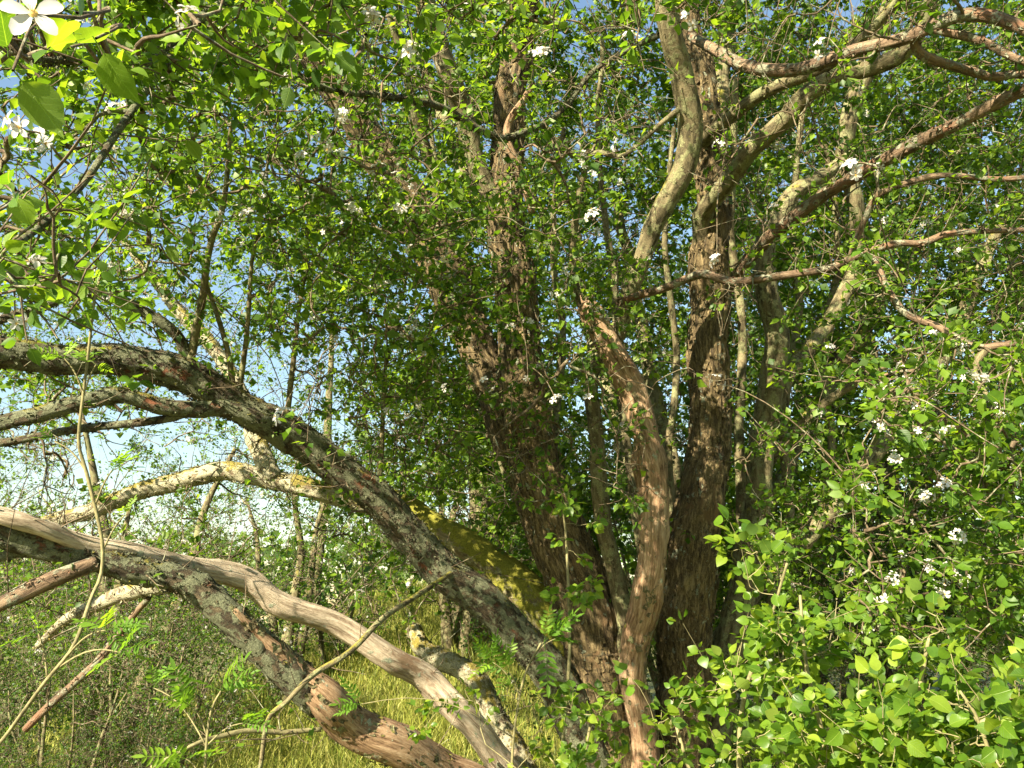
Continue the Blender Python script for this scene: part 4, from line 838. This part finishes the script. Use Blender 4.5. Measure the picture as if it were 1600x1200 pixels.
place(BUSH2, 'bush', 'low dark bush crowding the foot of the olive stem', 'bush', 2.2, 6.6, 1.4, 0.5, G1)
place(TREE, 'blossoming_tree', 'twiggy blossoming tree growing out of the bank', 'tree', -3.0, 11.4, 1.0, 0.8, G2)
place(BUSH, 'bush', 'blossoming bush halfway along the bank', 'bush', -2.6, 12.4, 0.7, 0.8, G1)
for ux, uy, ur, us, ul in ((-2.5, 4.9, .3, .26, 'low leafy plant right under the torn sagging limb'), (-3.1, 5.3, 1.7, .3, 'low leafy plant beside the low rowan sapling'), (-3.8, 5.0, 3.1, .3, 'low leafy plant below the reddish stick'),
                           (-2.9, 6.4, 4.5, .3, 'low leafy plant at the near edge of the yellow grass'), (-4.8, 5.2, 5.2, .34, 'low leafy plant under the reddish side branch'), (-0.2, 6.6, 2.2, .2, 'low leafy plant behind the short pale log')):
    place(BUSH2, 'undergrowth_plant', ul, 'plant', ux, uy, ur, us, 'undergrowth plants')
place(BUSH2, 'bush', 'leafy bush squeezed between the trunk and the tall trees', 'bush', 2.2, 10.6, 0.2, 1.35, G1)
place(BUSH2, 'bush', 'leafy bush beside the tall tree over the bank', 'bush', -0.2, 15.5, 1.9, 1.3, G1)
place(DENSE, 'tall_tree', 'tall leafy tree peering over the dark shaded bush', 'tree', -0.4, 13.6, 0.9, 1.35, G3)
place(DENSE, 'tall_tree', 'tall leafy tree beyond the hanging dark log', 'tree', 5.2, 11.0, 3.9, 1.2, G3)
place(TREE, 'blossoming_tree', 'twiggy blossoming tree behind the moss-cushioned limb', 'tree', -4.4, 9.4, 0.0, 0.95, G2)
place(TREE, 'blossoming_tree', 'twiggy blossoming tree beyond the tip of the lichen limb', 'tree', -7.2, 8.6, 2.2, 0.9, G2)
place(TREE, 'blossoming_tree', 'twiggy blossoming tree on top of the grassy bank', 'tree', -0.9, 12.6, 4.0, 0.85, G2)
place(TALL, 'tall_tree', 'tall open tree rising over the bank', 'tree', -3.4, 14.0, 1.2, 1.0, G3)
place(TALL, 'tall_tree', 'tall open tree over the blossoming thicket', 'tree', -8.6, 13.0, 3.3, 1.0, G3)
place(DENSE, 'tall_tree', 'tall leafy tree behind the straight trunk', 'tree', 2.4, 11.6, 5.0, 1.35, G3)
place(DENSE, 'tall_tree', 'tall leafy tree past the spreading green bush', 'tree', 7.8, 10.6, 0.4, 1.25, G3)
place(DENSE, 'tall_tree', 'tall leafy tree between two others at the meadow edge', 'tree', 6.6, 14.6, 2.0, 1.6, G3)

# ================================================================ grass and far hedge
n = 50000
gx_ = np.where(R.uniform(size=n) < 0.5, R.uniform(-7.5, 5.0, n), R.normal(-1.6, 1.2, n)); gy_ = 3.5 + 12.0*R.uniform(0, 1, n)**0.8
kp = (np.abs(gx_) < gy_*0.75+0.4); gx_, gy_ = gx_[kp], gy_[kp]; n = len(gx_)
gz_ = ground_z(gx_, gy_); h = R.uniform(0.10, 0.42, n)*(0.5+vnoise(np.stack([gx_*0.8, gy_*0.8, 0*gx_], -1)))
az = R.uniform(0, 6.28, n); lean = R.normal(0, 0.32, (n, 2)); wd = R.uniform(0.003, 0.007, n)
b = np.stack([gx_, gy_, gz_-0.01], 1); sdv = np.stack([np.cos(az), np.sin(az), 0*az], 1)*wd[:, None]
mid = b + np.stack([lean[:, 0]*h*0.4, lean[:, 1]*h*0.4, h*0.6], 1); tip = b + np.stack([lean[:, 0]*h*1.3, lean[:, 1]*h*1.3, h], 1)
V = np.stack([b-sdv, b+sdv, mid+sdv*0.8, mid-sdv*0.8, tip], 1).reshape(-1, 3); k = (np.arange(n)*5)[:, None]
gr = link('grass', mesh_np('grass', V, [k+np.array([[0, 1, 2, 3]]), k+np.array([[3, 2, 4]])], M_GRASS, True, {'rnd': np.repeat(np.clip(R.normal(0.5, 0.22, n), 0, 1), 5)}))
gr['kind'] = 'stuff'; gr['label'] = 'tall sunlit yellow-green grass on the meadow and bank'; gr['category'] = 'grass'
n = 26000; ax = R.uniform(-90, 90, n); ay = R.uniform(55, 75, n); top = 5.0+8.0*vnoise(np.stack([ax*0.12, 0*ax, 0*ax], -1)); az_ = R.uniform(0, 1, n)**0.8*top
pos = np.stack([ax, ay, az_], 1); d, sd, nn = leaf_frames(pos, R.normal(size=(n, 3)))
o = link('treeline', leaves_mesh('treeline', pos, d, sd, nn, R.uniform(0.45, 0.95, n), R.uniform(0, 0.9, n), M_BGLEAF, -1)); o['kind'] = 'stuff'
o['label'] = 'distant line of green trees across the field'; o['category'] = 'treeline'
print('tris', sum(sum(len(p.vertices)-2 for p in me.polygons) if False else len(me.loops)-2*len(me.polygons) for me in bpy.data.meshes))
